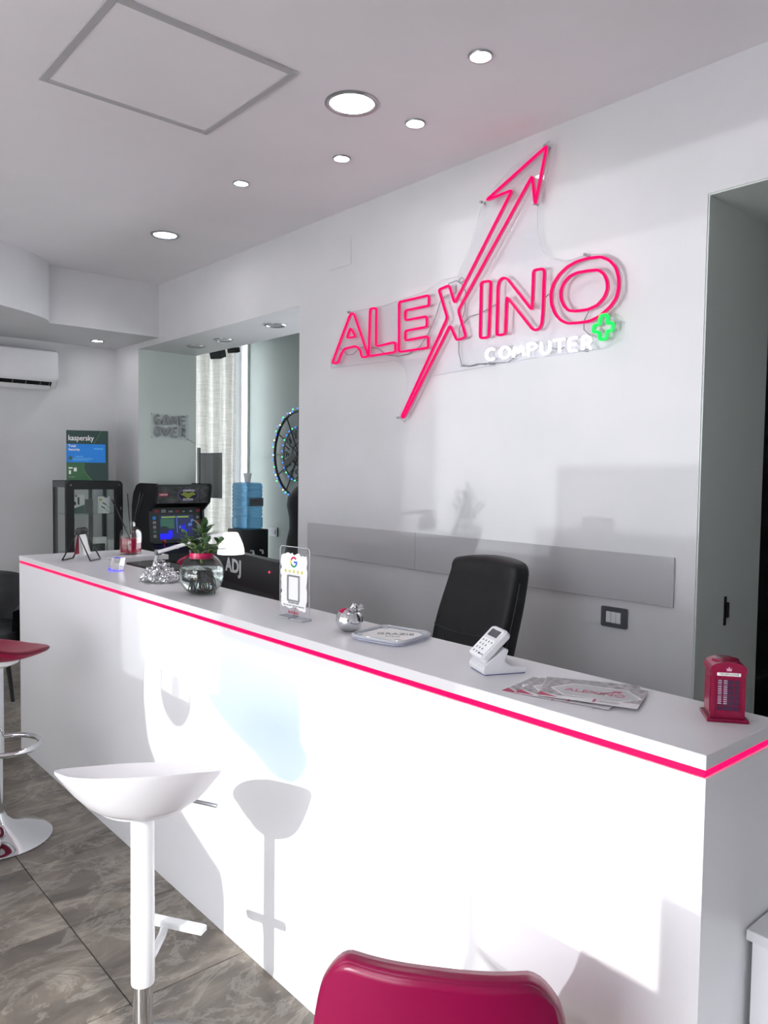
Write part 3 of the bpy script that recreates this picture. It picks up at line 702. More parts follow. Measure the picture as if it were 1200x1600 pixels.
for y_, z_, l_, h_, m_ in ((-0.125, 0.10, 0.03, 0.012, 'paper'), (-0.09, 0.088, 0.022, 0.03, 'paper'), (-0.13, 0.066, 0.016, 0.03, 'paper'), (-0.115, 0.028, 0.05, 0.008, 'greyink')):
    obj('seal_print', prism_x([(y_ - l_ / 2, z_ - h_ / 2), (y_ + l_ / 2, z_ - h_ / 2), (y_ + l_ / 2, z_ + h_ / 2), (y_ - l_ / 2, z_ + h_ / 2)], 0.0508, 0.0512), m_, kb)

# ------------------------------------------------------------------ arcade machine (faces +X)
ar = thing('arcade_machine', 'black upright arcade machine with lit screen beside the opening', 'arcade machine', (-6.235, 2.895, 0))
# local: x forward (0 at the back), y across
AW = 0.245
side = [(0, 0), (0.40, 0), (0.40, 0.62), (0.50, 0.80), (0.50, 0.88), (0.36, 0.95), (0.33, 1.20), (0.44, 1.27), (0.47, 1.40), (0.455, 1.425), (0.16, 1.425), (0.09, 1.405), (0.03, 1.34), (0.0, 1.24)]
for s in (-1, 1):
    ya, yb = s * AW, s * (AW - 0.02)
    bm = B(); add_prism(bm, side, lambda a, b: Vector((a, ya, b)), lambda a, b: Vector((a, yb, b)))
    obj('side_panel', bm, 'black', ar)
inn = AW - 0.02
obj('back_panel', add_box(B(), 0.01, 0.03, -inn, inn, 0.02, 1.25), 'black', ar)
obj('lower_front', add_box(B(), 0.36, 0.385, -inn, inn, 0.0, 0.62), 'black', ar)
obj('top_panel', add_box(B(), 0.10, 0.45, -inn, inn, 1.395, 1.415), 'black', ar)
MT['marquee'] = noisy('grey_marquee_print', (44, 47, 47), (78, 80, 80), 22, 0.35, 5)
mqp = [(0.435, 1.265), (0.462, 1.40), (0.452, 1.40), (0.425, 1.265)]
bm = B(); add_prism(bm, mqp, lambda a, b: Vector((a, -inn, b)), lambda a, b: Vector((a, inn, b)))
mq = obj('marquee', bm, 'marquee', ar)
ez = Vector((0.027, 0, 0.135)).normalized(); mo = Vector((0.4495, 0, 1.3325))
nrm = Vector((0, 1, 0)).cross(ez)
def on_mq(y, h, d=0.0008): return mo + Vector((0, y, 0)) + ez * h + nrm * d
def mq_poly(pts, m, d0=0.0, d1=0.0012, name='badge'):
    bm = B(); add_prism(bm, pts, lambda a, b: on_mq(a, b, d0), lambda a, b: on_mq(a, b, d1)); return obj(name, bm, m, mq)
MT['violet'] = mat('violet_print', (84, 72, 130), 0.4); MT['olive'] = mat('olive_print', (128, 138, 62), 0.4); MT['brand_red'] = mat('red_print', (130, 34, 52), 0.4)
mq_poly([(0.04 + 0.09 * math.cos(a), 0.052 * math.sin(a)) for a in [k * PI / 14 for k in range(28)]], 'violet')
mq_poly([(0.04 + 0.08 * math.cos(a), 0.043 * math.sin(a)) for a in [k * PI / 14 for k in range(28)]], 'ink', 0.001, 0.0018)
mq_poly([(-0.03, 0.005), (0.0, 0.025), (0.04, 0.016), (0.08, 0.026), (0.11, 0.005), (0.075, -0.005), (0.04, -0.03), (0.005, -0.008)], 'olive', 0.0016, 0.0024)
text('lettering', 'CHAMPION', 0.024, 'paper', mq, frame4(on_mq(0.04, 0.036, 0.003), (0, 1, 0), ez), width=0.10)
text('lettering', 'EDITION', 0.026, 'paper', mq, frame4(on_mq(0.04, -0.037, 0.003), (0, 1, 0), ez), width=0.085)
mq_poly([(-0.215, -0.012), (-0.135, -0.012), (-0.135, 0.018), (-0.215, 0.018)], 'brand_red', 0.0, 0.001, 'brand_plate')
text('lettering', 'CAPCOM', 0.020, 'paper', mq, frame4(on_mq(-0.175, 0.003, 0.0014), (0, 1, 0), ez), width=0.065)
# screen: slightly reclined
so_ = Vector((0.335, 0, 0.965)); sez = Vector((-0.03, 0, 0.27)).normalized(); snr = Vector((0, 1, 0)).cross(sez)
def on_s(y, h, d=0.0): return so_ + Vector((0, y, 0)) + sez * h + snr * d
def s_poly(pts, m, d0, d1, name, par):
    bm = B(); add_prism(bm, pts, lambda a, b: on_s(a, b, d0), lambda a, b: on_s(a, b, d1)); return obj(name, bm, m, par)
def rect(y0, y1, h0, h1): return [(y0, h0), (y1, h0), (y1, h1), (y0, h1)]
bz = s_poly(rect(-inn, inn, -0.03, 0.262), 'black', -0.02, 0.0, 'bezel', ar)
def glow(name, c, s): return mat(name, c, 0.3, emit=c, estr=s)
G_bg = glow('screen_navy', (22, 28, 70), 0.6); G_bl = glow('screen_blue', (10, 10, 220), 0.7); G_cy = glow('screen_steel', (70, 100, 170), 0.6); G_gr = glow('screen_olive', (112, 140, 60), 0.6); G_dk = glow('screen_dark', (24, 36, 40), 0.4); G_gn = glow('screen_green', (44, 84, 70), 0.5)
scr = s_poly(rect(-0.15, 0.15, 0.0, 0.20), G_bg, 0.0, 0.0015, 'screen', ar)
def px(pts, m, k=1): s_poly(pts, m, 0.0015, 0.0015 + 0.0004 * k, 'screen_image', scr)
px(rect(-0.13, -0.008, 0.178, 0.19), G_gr); px(rect(0.008, 0.11, 0.178, 0.19), G_gr)
px(rect(-0.14, -0.02, 0.09, 0.172), G_gn); px(rect(-0.148, -0.055, 0.004, 0.05), G_bl, 1); px(rect(-0.075, -0.04, 0.02, 0.075), G_bl, 2)
for k in range(9):
    y_ = random.uniform(0.01, 0.13); h_ = random.uniform(0.05, 0.15); l_ = random.uniform(0.01, 0.03)
    px([(y_, h_), (y_ + l_, h_ + 0.01), (y_ + l_ * 0.8, h_ + 0.03), (y_ + l_ * 0.1, h_ + 0.022)], G_cy if k % 2 else G_bl, 3)
px([(-0.11 + 0.04 * math.cos(a), 0.09 + 0.02 * math.sin(a)) for a in [k * PI / 8 for k in range(16)]], G_dk, 2)
px(rect(0.0, 0.006, 0.05, 0.19), G_cy, 2)
# bezel pictures
for k in range(7):
    y_ = -0.19 + k * 0.062
    s_poly(rect(y_, y_ + random.uniform(0.02, 0.045), 0.222, 0.222 + random.uniform(0.012, 0.028)), 'greyink' if k % 3 else 'brand_red', 0.0, 0.0008, 'bezel_print', bz)
for k in range(5):
    h_ = 0.02 + k * 0.037
    s_poly(rect(-0.205, -0.178, h_, h_ + 0.024), ['greyink', 'teal', 'greyink', 'greyink', 'sky'][k], 0.0, 0.0008, 'bezel_print', bz)
    s_poly(rect(0.18, 0.205, h_, h_ + 0.02), ['violet', 'brand_red', 'greyink', 'brand_red', 'greyink'][k], 0.0, 0.0008, 'bezel_print', bz)
# control deck
dp = [(0.36, 0.93), (0.495, 0.865), (0.495, 0.80), (0.40, 0.63), (0.385, 0.63), (0.36, 0.90)]
bm = B(); add_prism(bm, dp, lambda a, b: Vector((a, -inn, b)), lambda a, b: Vector((a, inn, b))); dkk = obj('control_deck', bm, 'black', ar)
for y_ in (-0.16, 0.05):
    st = add_tube(B(), [(0.43, y_, 0.90), (0.43, y_, 0.95)], 0.004, 6); obj('joystick', add_lathe(st, [(0, 0.945), (0.012, 0.95), (0.017, 0.962), (0.012, 0.975), (0, 0.979)], 12, (0.43, y_, 0)), 'brand_red', dkk)
    for k in range(3):
        obj('button', add_lathe(B(), [(0.011, 0.895), (0.011, 0.91), (0, 0.912)], 10, (0.43, y_ + 0.05 + 0.032 * k, 0)), 'paper' if k != 1 else 'sky', dkk)

# ------------------------------------------------------------------ unlit GAME OVER neon on the jamb
go = thing('neon_lettering', 'unlit grey GAME OVER neon lettering on the sage jamb', 'neon sign', (0, 0, 0))
XJ = OX0 + 0.006
def go_word(word, z0, z1_, ya, yb):
    n = len(word)
    for k, ch in enumerate(word):
        bm = B()
        for s in STK[ch]:
            q = [Vector((XJ + 0.022, ya + (yb - ya) * (k + 0.06 + 0.80 * a) / n, z0 + (z1_ - z0) * b)) for a, b in s]
            add_tube(bm, smooth_poly(q, closed=False), 0.009, 6)
        obj('neon_letter', bm, 'neon_off', go, True)
go_word('GAME', 1.922, 2.000, 2.845, 3.155); go_word('OVER', 1.822, 1.898, 2.845, 3.155)
obj('acrylic_sheet', add_box(B(), XJ + 0.008, XJ + 0.011, 2.825, 3.175, 1.80, 2.02, 0.001, 1), 'acryl', go)
for y_, z_ in ((2.835, 1.81), (3.165, 1.81), (2.835, 2.01), (3.165, 2.01)):
    obj('standoff', add_tube(B(), [(XJ, y_, z_), (XJ + 0.014, y_, z_)], 0.005, 8), 'steel', go)
obj('cable', add_tube(B(), [(XJ + 0.006, 3.16, 1.815), (XJ + 0.004, 3.2, 1.79), (XJ + 0.004, 3.245, 1.765)], 0.002, 5), 'grey', go)

# ------------------------------------------------------------------ rear room
cu_ = B()
def curt(u, v):
    y = 3.36 + u * 0.505; z = 2.86 - v * 2.84
    return Vector((-6.60 + 0.045 * math.sin(u * 24 + 0.4 * math.sin(v * 3)) + 0.012 * math.sin(u * 71), y - 0.03 * v * v * u, z))
add_grid(cu_, curt, 90, 30)
ctn = thing('curtain', 'pale linen curtain hanging at the rear room window', 'curtain', (0, 0, 0))
obj('cloth', cu_, 'linen', ctn, True)
obj('rod', add_tube(B(), [(-6.60, 3.30, 2.87), (-6.60, 4.07, 2.87)], 0.012, 10), 'steel', ctn, True)

# smoked acrylic panel on a post
sm = thing('screen_panel', 'smoked translucent acrylic panel on a grey post before the curtain', 'panel', (0, 0, 0))
pa, pb = aty(313, 708, 3.34), aty(347, 779, 3.34)
obj('sheet', add_box(B(), pa.x, pb.x, 3.335, 3.341, pb.z, pa.z, 0.001, 1), 'smoke', sm)
obj('post', add_box(B(), pa.x - 0.045, pa.x - 0.002, 3.33, 3.346, 0.0, pa.z + 0.05, 0.002, 1), 'grey', sm)

# water dispenser
wd = thing('water_dispenser', 'black water dispenser with a blue ribbed bottle on top', 'water dispenser', (-6.30, 3.80, 0))
bm = B(); add_box(bm, -0.13, 0.15, -0.14, 0.14, 0.0, 0.995, 0.012, 2); obj('body', bm, 'black', wd, True)
obj('tap', add_tube(B(), [(0.15, -0.05, 0.80), (0.19, -0.05, 0.80), (0.195, -0.05, 0.77)], 0.010, 8), 'white', wd)
obj('tap', add_tube(B(), [(0.15, 0.05, 0.80), (0.19, 0.05, 0.80), (0.195, 0.05, 0.77)], 0.010, 8), 'white', wd)
prf = [(0, 0.995), (0.125, 0.997), (0.14, 1.01), (0.14, 1.10), (0.128, 1.11)]
for k in range(8):
    z_ = 1.115 + k * 0.036
    prf += [(0.132, z_), (0.138, z_ + 0.010), (0.138, z_ + 0.026), (0.132, z_ + 0.034)]
prf += [(0.136, 1.41), (0.12, 1.425), (0.06, 1.43), (0.0, 1.43)]
bt = B(); sq = []
for r, z in prf:
    sq.append((r, z))
rings = []
for r, z in sq:
    if r == 0: rings.append([bt.verts.new((0, 0, z))]); continue
    rings.append([bt.verts.new((a, b, z)) for a, b in rrect(2 * r * 0.82, 2 * r * 0.82, r * 0.28, 4)])
for A, Bq in zip(rings, rings[1:]):
    n = max(len(A), len(Bq))
    for k in range(n):
        k2 = (k + 1) % n
        if len(A) == 1: bt.faces.new((A[0], Bq[k2], Bq[k]))
        elif len(Bq) == 1: bt.faces.new((A[k], A[k2], Bq[0]))
        else: bt.faces.new((A[k], A[k2], Bq[k2], Bq[k]))
bo = obj('bottle', bt, 'blue', wd, True)
obj('bottle_label', add_box(B(), 0.116, 0.119, -0.045, 0.10, 1.21, 1.285), 'dgrey', bo)  # dark rectangle on the bottle front
cup = thing('paper_cup', 'white paper cup upside on the blue water bottle', 'cup', (-6.30, 3.80, 1.43))
obj('cup_wall', add_lathe(B(), [(0.026, 0.0), (0.040, 0.085), (0.038, 0.085), (0.024, 0.004), (0, 0.004), (0, 0.0), (0.026, 0.0)], 20), 'paper', cup, True)

# wall clock
YC = YBACK - 0.03
cc = aty(466.5, 709.5, YC); R = 0.392
ck = thing('wall_clock', 'large round black skeleton wall clock on the sage rear wall', 'clock', (cc.x, YC, cc.z))
def circ(r, y=0, n=64): return [Vector((r * math.cos(k * 2 * PI / n), y, r * math.sin(k * 2 * PI / n))) for k in range(n)]
obj('outer_ring', add_tube(B(), circ(R), 0.013, 8, True), 'blackm', ck, True)
obj('middle_ring', add_tube(B(), circ(R * 0.62), 0.006, 6, True), 'blackm', ck, True)
obj('inner_ring', add_tube(B(), circ(R * 0.26), 0.006, 6, True), 'blackm', ck, True)
obj('hub', add_lathe(B(), [(0, -0.012), (0.03, -0.012), (0.03, 0.012), (0, 0.012)], 20, (0, 0, 0)), 'blackm', ck)
for k in range(12):
    a = PI / 2 - k * PI / 6; d = Vector((math.cos(a), 0, math.sin(a)))
    obj('spoke', add_tube(B(), [d * R * 0.1, d * R], 0.006, 6), 'blackm', ck)
    num = '12' if k == 0 else str(k)
    ey = -d if False else d
    ex = Vector((0, 1, 0)).cross(ey) * -1
    ex = ey.cross(Vector((0, -1, 0))) * -1
    ex = Vector((ey.z, 0, -ey.x))
    if k == 9: num = '9'
    text('numeral', num, 0.125, 'blackm', ck, frame4(d * R * 0.45 + Vector((0, -0.012, 0)), ex, ey), depth=0.004, bold=0.0, width=0.095 if len(num) > 1 else 0.062)
for ang, ln, wdt in ((math.radians(205), 0.23, 0.03), (math.radians(320), 0.30, 0.022)):
    d = Vector((math.cos(ang), 0, math.sin(ang))); s_ = Vector((-d.z, 0, d.x))
    pts = [s_ * -wdt * 0.5 - d * 0.03, s_ * wdt * 0.5 - d * 0.03, s_ * wdt + d * ln * 0.6, s_ * wdt * 0.8 + d * ln, s_ * -wdt * 0.8 + d * ln, s_ * -wdt + d * ln * 0.6]
    bm = B(); add_prism(bm, [(p.x, p.z) for p in pts], lambda a, b: Vector((a, -0.022, b)), lambda a, b: Vector((a, -0.016, b))); obj('hand', bm, 'blackm', ck)
obj('wall_bracket', add_tube(B(), [(0, 0, 0), (0, 0.028, 0)], 0.012, 8), 'blackm', ck)
fs = thing('string_lights', 'string of tiny blue and green lights wound around the wall clock', 'string lights', (cc.x, YC, cc.z))
wpt = [Vector(((R + 0.012 * math.sin(k * 1.9)) * math.cos(k * 2 * PI / 90), -0.014 * (1 if k % 2 else -0.6), (R + 0.012 * math.sin(k * 1.9)) * math.sin(k * 2 * PI / 90))) for k in range(90)]
obj('wire', add_tube(B(), wpt, 0.0022, 4, True), 'blackm', fs)
MT['bb'] = mat('blue_bulb', (30, 90, 255), 0.3, emit=(30, 100, 255), estr=3); MT['gb'] = mat('green_bulb', (60, 230, 150), 0.3, emit=(70, 235, 150), estr=2.5); MT['wbulb'] = mat('warm_bulb', (220, 230, 180), 0.3, emit=(220, 235, 190), estr=2)
bulbs = {}
def bulb(p, m):
    if m not in bulbs:
        bm = B(); bmesh.ops.create_icosphere(bm, subdivisions=1, radius=0.0075); bulbs[m] = obj('bulb', bm, m, fs); o = bulbs[m]
    else:
        o = bulbs[m].copy(); COL.objects.link(o); o.parent = fs
    o.location = p
for k in range(30):
    a = PI / 2 + k * PI / 29
    a += random.uniform(-0.06, 0.06); rj = R * random.uniform(0.99, 1.06)
    bulb(Vector((rj * math.cos(a), -0.018, rj * math.sin(a))), ('bb', 'gb', 'bb', 'wbulb')[k % 4])
for k in range(14):
    a = PI / 2 + 0.1 + k * PI / 14
    bulb(Vector((R * 0.62 * math.cos(a), -0.018, R * 0.62 * math.sin(a))), ('bb', 'gb', 'bb')[k % 3])
obj('lead_wire', add_tube(B(), [(-R, 0.0, -0.02), (-R - 0.12, 0.02, -0.035), (-R - 0.28, 0.025, -0.02)], 0.002, 4), 'grey', fs)
# outlet on the rear wall
pc = aty(428, 831, YBACK)
switch_plate('wall_outlet', 'dark socket plate with grey insert on the sage rear wall', 0.135, 0.09, 1, 'dgrey', 'grey', frame4((pc.x, YBACK, pc.z), (1, 0, 0), (0, 0, 1)))
# black dress form
df_ = thing('dress_form', 'black dress form standing under the wall clock', 'mannequin', (aty(474, 800, 3.72).x, 3.72, 0))
prof_d = [(0, 0.40), (0.21, 0.42), (0.215, 0.6), (0.20, 0.80), (0.175, 0.95), (0.145, 1.06), (0.15, 1.15), (0.175, 1.25), (0.165, 1.32), (0.12, 1.385), (0.06, 1.42), (0.045, 1.47), (0, 1.475)]
obj('torso', add_lathe(B(), prof_d, 28, sx=1.0, sy=0.68), 'leather', df_, True)
obj('pole', add_tube(B(), [(0, 0, 0.03), (0, 0, 0.42)], 0.016, 10), 'blackm', df_)
obj('base', add_lathe(B(), [(0, 0), (0.16, 0), (0.16, 0.012), (0.03, 0.03), (0, 0.03)], 24), 'blackm', df_)
obj('necklace', add_tube(B(), [Vector((0.142 * math.cos(a), 0.68 * 0.142 * math.sin(a), 1.355 + 0.035 * math.sin(a))) for a in [k * PI / 16 for k in range(32)]], 0.006, 6, True), 'paper', df_)
# two black spotlights under the rear room ceiling
for k, (a, b, s) in enumerate(((340, 552, 0.05), (365, 547, 0.025))):
    p = aty(a, b, 3.62)
    t = thing('ceiling_speaker', ['larger tilted black speaker hung above the curtain', 'smaller black speaker hung right of the larger one above the curtain'][k], 'speaker', (p.x, p.y, p.z), 0.5)
    bm = add_box(B(), -0.05 - s * 0.2, 0.05 + s * 0.2, -s, s, -s * 0.9, s * 0.9, 0.006, 1); bmesh.ops.rotate(bm, verts=bm.verts[:], matrix=Matrix.Rotation(0.35, 3, 'X'))
    obj('housing', bm, 'black', t)
    obj('bracket', add_tube(B(), [(0, 0, 0.04), (0, 0, ZC - p.z)], 0.012, 8), 'blackm', t)

# dark room beyond the doorway
su = thing('dark_shelving', 'dark shelving unit with a pale shelf in the unlit room beyond the doorway', 'shelving', (0, 0, 0))
sx0, sx1, sy0, sy1 = -1.9, -0.2, 5.2, 5.6
for x_ in (sx0, sx1 - 0.04): obj('upright', add_box(B(), x_, x_ + 0.04, sy0, sy1, 0, 2.2), 'black', su)
for z_ in (0.05, 1.05, 1.45, 1.85, 2.16): obj('shelf_board', add_box(B(), sx0 + 0.04, sx1 - 0.04, sy0, sy1, z_, z_ + 0.035), 'black', su)
obj('pale_shelf', add_box(B(), sx0 + 0.04, sx1 - 0.04, sy0 - 0.02, sy1, 0.62, 0.70), 'grey', su)
obj('back_board', add_box(B(), sx0 + 0.04, sx1 - 0.04, sy1 - 0.02, sy1, 0.09, 2.16), 'black', su)

# ------------------------------------------------------------------ office chair
oc = thing('office_chair', 'black leather high-back office chair behind the counter', 'chair', (-1.93, 2.10, 0), math.radians(2))
def backrest(u, v):
    # u around the cross-section loop, v up; faces -Y
    z = 0.52 + v * 0.622
    wv = 0.245 - 0.03 * math.sin(PI * min(1, max(0, (v - 0.35) / 0.55))) * 1.0
    if v < 0.45: wv = 0.255 - 0.05 * (v / 0.45) ** 1.2 + 0.0
    else: wv = 0.205 + 0.012 * math.sin((v - 0.45) / 0.55 * PI)
    wv *= 0.79
    dep = 0.055 + 0.012 * math.sin(v * PI)
    a = u * 2 * PI
    ca, sa = math.cos(a), math.sin(a)
    n = 0.38
    x = wv * math.copysign(abs(ca) ** n, ca); y = dep * math.copysign(abs(sa) ** n, sa)
    yc = 0.06 + 0.05 * v + 0.05 * math.sin(v * PI * 1.2) * -1 + 0.03 * (x / 0.22) ** 2 * -1
    crown = 0.035 * (1 - (x / 0.24) ** 2) * v ** 3
    return Vector((x, y + yc, z + crown))
bm = add_grid(B(), backrest, 56, 30, True)
def capring(bm, fn, v, n=56, out=0.03):
    vs_ = [bm.verts.new(fn(i / n, v)) for i in range(n)]
    return vs_
# rounded top cap: shrink rings
rows = []
for k in range(1, 6):
    t = k / 5; ring = []
    for i in range(56):
        p = backrest(i / 56, 1.0); c_ = Vector((p.x * (1 - 0.14 * t * t), 0, 0))
        yc = 0.06 + 0.05 - 0.05 * math.sin(PI * 1.2) - 0.03 * (p.x / 0.22) ** 2
        sh = math.sqrt(max(0, 1 - t * t))
        ring.append(bm.verts.new((c_.x, yc + (p.y - yc) * sh, p.z + 0.045 * math.sin(t * PI / 2))))
    rows.append(ring)
base = [v for v in bm.verts][:0]
top_ring = [bm.verts.new(backrest(i / 56, 1.0)) for i in range(56)]
rows = [top_ring] + rows
for A, Bq in zip(rows, rows[1:]):
    for i in range(56): bm.faces.new((A[i], A[(i + 1) % 56], Bq[(i + 1) % 56], Bq[i]))
bmesh.ops.remove_doubles(bm, verts=bm.verts[:], dist=0.0004)
obk = obj('backrest', bm, 'leather', oc, True, angle=60)
def on_back(x, v, off=0.003):
    best = min((backrest(i / 400, v) for i in range(200, 400)), key=lambda p: abs(p.x - x)); return best + Vector((0, -off, 0))
obj('seam', add_tube(B(), [on_back(x_ * 0.01, 0.70 - 0.045 * math.cos(x_ * 0.01 / 0.19 * PI / 2)) for x_ in range(-18, 19, 2)], 0.0022, 5), 'seam', obk)
obj('seam', add_tube(B(), [on_back(0.10 - 0.05 * (0.66 - v_ / 50) * 2, v_ / 50, 0.003) for v_ in range(8, 34, 2)], 0.002, 5), 'seam', obk)
obj('seam', add_tube(B(), [on_back(-0.10 + 0.05 * (0.66 - v_ / 50) * 2, v_ / 50, 0.003) for v_ in range(8, 34, 2)], 0.002, 5), 'seam', obk)
obj('piping', add_tube(B(), [on_back(0.19, v_ / 50, 0.004) for v_ in range(8, 50, 2)], 0.003, 5), 'seam', obk)
obj('seat', add_box(B(), -0.25, 0.25, -0.42, 0.08, 0.42, 0.53, 0.04, 4), 'leather', oc, True)
obj('gas_lift', add_tube(B(), [(0, -0.17, 0.08), (0, -0.17, 0.43)], 0.028, 14), 'blackm', oc, True)
for s in (-1, 1):
    obj('armrest', add_tube(B(), [(s * 0.25, -0.05, 0.47), (s * 0.30, -0.08, 0.52), (s * 0.30, -0.10, 0.68), (s * 0.29, -0.30, 0.70), (s * 0.29, -0.36, 0.66), (s * 0.28, -0.34, 0.48)], 0.018, 8), 'black', oc, True)
for k in range(5):
    a = k * 2 * PI / 5 + 0.3; d = Vector((math.cos(a), math.sin(a), 0)); o_ = Vector((0, -0.17, 0))
    lg = obj('base_leg', add_tube(B(), [o_ + Vector((0, 0, 0.10)), o_ + d * 0.30 + Vector((0, 0, 0.065))], 0.02, 8), 'blackm', oc)
    s_ = Vector((-d.y, d.x, 0)); c_ = o_ + d * 0.30 + Vector((0, 0, 0.028))
    obj('castor', add_tube(B(), [c_ - s_ * 0.02, c_ + s_ * 0.02], 0.028, 12), 'black', lg)

# ------------------------------------------------------------------ stools, armchair and magenta chair
def basis(fx, fy):   # rotation about z so that local +y points along (fx,fy)
    return math.atan2(fy, fx) - PI / 2
wsx, wsy = -1.80, 0.79
ws = thing('bar_stool', 'white moulded plastic bar stool with a chrome base before the counter', 'stool', (wsx, wsy, 0), basis(-0.52, 0.855))
def seat_pt(r, a, th=0.0):
    # local +y = front, backrest toward -y
    ca, sa = math.cos(a), math.sin(a)
    x = 0.205 * r * (abs(ca) ** 0.85) * (1 if ca >= 0 else -1); y = 0.175 * r * (abs(sa) ** 0.9) * (1 if sa >= 0 else -1)
    rim = r ** 2.6
    back = max(0, -sa) ** 1.2; side_ = abs(ca) ** 2.0; front = max(0, sa)
    z = 0.752 + rim * (0.037 + 0.060 * math.cos(a + math.radians(35))) - 0.018 * (1 - r * r)
    y -= 0.020 * rim * back
    return Vector((x, y, z - th))
bm = B(); NA, NR = 48, 12
for th in (0,):
    V = [[bm.verts.new(seat_pt(j / NR, i * 2 * PI / NA)) for i in range(NA)] for j in range(1, NR + 1)]
    c0 = bm.verts.new(seat_pt(0, 0))
    for i in range(NA): bm.faces.new((c0, V[0][i], V[0][(i + 1) % NA]))
    for A, Bq in zip(V, V[1:]):
        for i in range(NA): bm.faces.new((A[i], Bq[i], Bq[(i + 1) % NA], A[(i + 1) % NA]))
# underside: a deep rounded shell down to the swivel plate
def under(r, a):
    p = seat_pt(r, a); t = r
    zb = 0.714 + (p.z - 0.714) * max(0, (t - 0.58) / 0.42) ** 1.25
    return Vector((p.x, p.y, min(p.z - 0.007, zb)))
W = [[bm.verts.new(under(j / NR, i * 2 * PI / NA)) for i in range(NA)] for j in range(1, NR + 1)]
c1 = bm.verts.new(Vector((0, 0, 0.714)))
for i in range(NA): bm.faces.new((c1, W[0][(i + 1) % NA], W[0][i]))
for A, Bq in zip(W, W[1:]):
    for i in range(NA): bm.faces.new((A[i], A[(i + 1) % NA], Bq[(i + 1) % NA], Bq[i]))
for i in range(NA): bm.faces.new((V[-1][i], W[-1][i], W[-1][(i + 1) % NA], V[-1][(i + 1) % NA]))
bmesh.ops.rotate(bm, verts=bm.verts[:], cent=(0, 0, 0), matrix=Matrix.Rotation(-0.54, 3, 'Z'))
obj('seat', bm, 'white', ws, True, angle=50)
obj('swivel_cup', add_lathe(B(), [(0, 0.686), (0.05, 0.687), (0.082, 0.692), (0.102, 0.700), (0.108, 0.722), (0, 0.722)], 36, sx=1.08, sy=0.95), 'white', ws, True)
obj('column', add_lathe(B(), [(0.0, 0.245), (0.0285, 0.245), (0.029, 0.25), (0.029, 0.46), (0.0285, 0.462), (0.0285, 0.690), (0, 0.690)], 28), 'whitem', ws, True)
obj('gas_lift', add_lathe(B(), [(0, 0.03), (0.0245, 0.03), (0.0245, 0.245), (0, 0.245)], 24), 'chrome', ws, True)
obj('base', add_lathe(B(), [(0, 0), (0.195, 0), (0.197, 0.005), (0.19, 0.012), (0.13, 0.024), (0.07, 0.036), (0.035, 0.055), (0.027, 0.075), (0, 0.075)], 56), 'chrome', ws, True)
lv = add_tube(B(), [(0.085, 0.045, 0.708), (0.15, 0.05, 0.703), (0.178, 0.052, 0.700)], 0.0052, 8); obj('lever', lv, 'steel', ws, True)
# footrest bar and its curved strut
bm = B(); add_box(bm, -0.10, 0.115, 0.085, 0.115, 0.335, 0.352, 0.003, 1); obj('footrest', bm, 'whitem', ws)
obj('footrest_strut', add_tube(B(), [(0.0, 0.022, 0.285), (0.0, 0.05, 0.295), (0.0, 0.085, 0.318), (0.0, 0.10, 0.338)], 0.011, 8), 'whitem', ws, True)

rsx, rsy = -3.385, 0.865
rst = thing('bar_stool', 'crimson padded bar stool with chrome foot ring at the left edge', 'stool', (rsx, rsy, 0), basis(-0.45, 0.9))
def pad(r, a, zo):
    ca, sa = math.cos(a), math.sin(a)
    x = 0.205 * r * ca; y = 0.185 * r * sa
    z = zo + 0.028 * (r ** 2.2) * abs(ca) ** 1.5 + 0.065 * (r ** 3) * max(0, -sa) ** 2
    return Vector((x, y, z))
bm = B(); V = [[bm.verts.new(pad(j / 10, i * 2 * PI / 44, 0.785 if j < 10 else 0.778)) for i in range(44)] for j in range(1, 11)]
c0 = bm.verts.new(pad(0, 0, 0.785))
W = [[bm.verts.new(pad(j / 10, i * 2 * PI / 44, 0.747 + 0.014 * (j / 10) ** 3)) for i in range(44)] for j in range(1, 11)]
c1 = bm.verts.new(pad(0, 0, 0.747))
for i in range(44):
    i2 = (i + 1) % 44
    bm.faces.new((c0, V[0][i], V[0][i2])); bm.faces.new((c1, W[0][i2], W[0][i])); bm.faces.new((V[-1][i], W[-1][i], W[-1][i2], V[-1][i2]))
    for A, Bq in zip(V, V[1:]): bm.faces.new((A[i], Bq[i], Bq[i2], A[i2]))
    for A, Bq in zip(W, W[1:]): bm.faces.new((A[i], A[i2], Bq[i2], Bq[i]))
obj('seat', bm, 'red', rst, True, angle=60)
obj('piping', add_tube(B(), [pad(1.01, i * 2 * PI / 44, 0.770) for i in range(44)], 0.005, 6, True), mat('dark_crimson_piping', (96, 6, 34), 0.5), rst, True)
obj('swivel_cup', add_lathe(B(), [(0, 0.715), (0.05, 0.72), (0.085, 0.735), (0.09, 0.755), (0, 0.755)], 28), 'whitem', rst, True)
obj('column', add_lathe(B(), [(0, 0.36), (0.026, 0.36), (0.026, 0.72), (0, 0.72)], 24), 'chrome', rst, True)
obj('gas_lift', add_lathe(B(), [(0, 0.03), (0.020, 0.03), (0.020, 0.36), (0, 0.36)], 20), 'chrome', rst, True)
obj('base', add_lathe(B(), [(0, 0), (0.205, 0), (0.207, 0.006), (0.19, 0.018), (0.12, 0.04), (0.06, 0.065), (0.035, 0.09), (0.026, 0.11), (0, 0.11)], 56), 'chrome', rst, True)
ringp = [Vector((0.105 * math.cos(a) + 0.10 * 0, 0.10 + 0.13 * math.sin(a), 0.405 + 0.02 * math.sin(a))) for a in [-PI / 2 + k * 2 * PI / 40 for k in range(41)]]
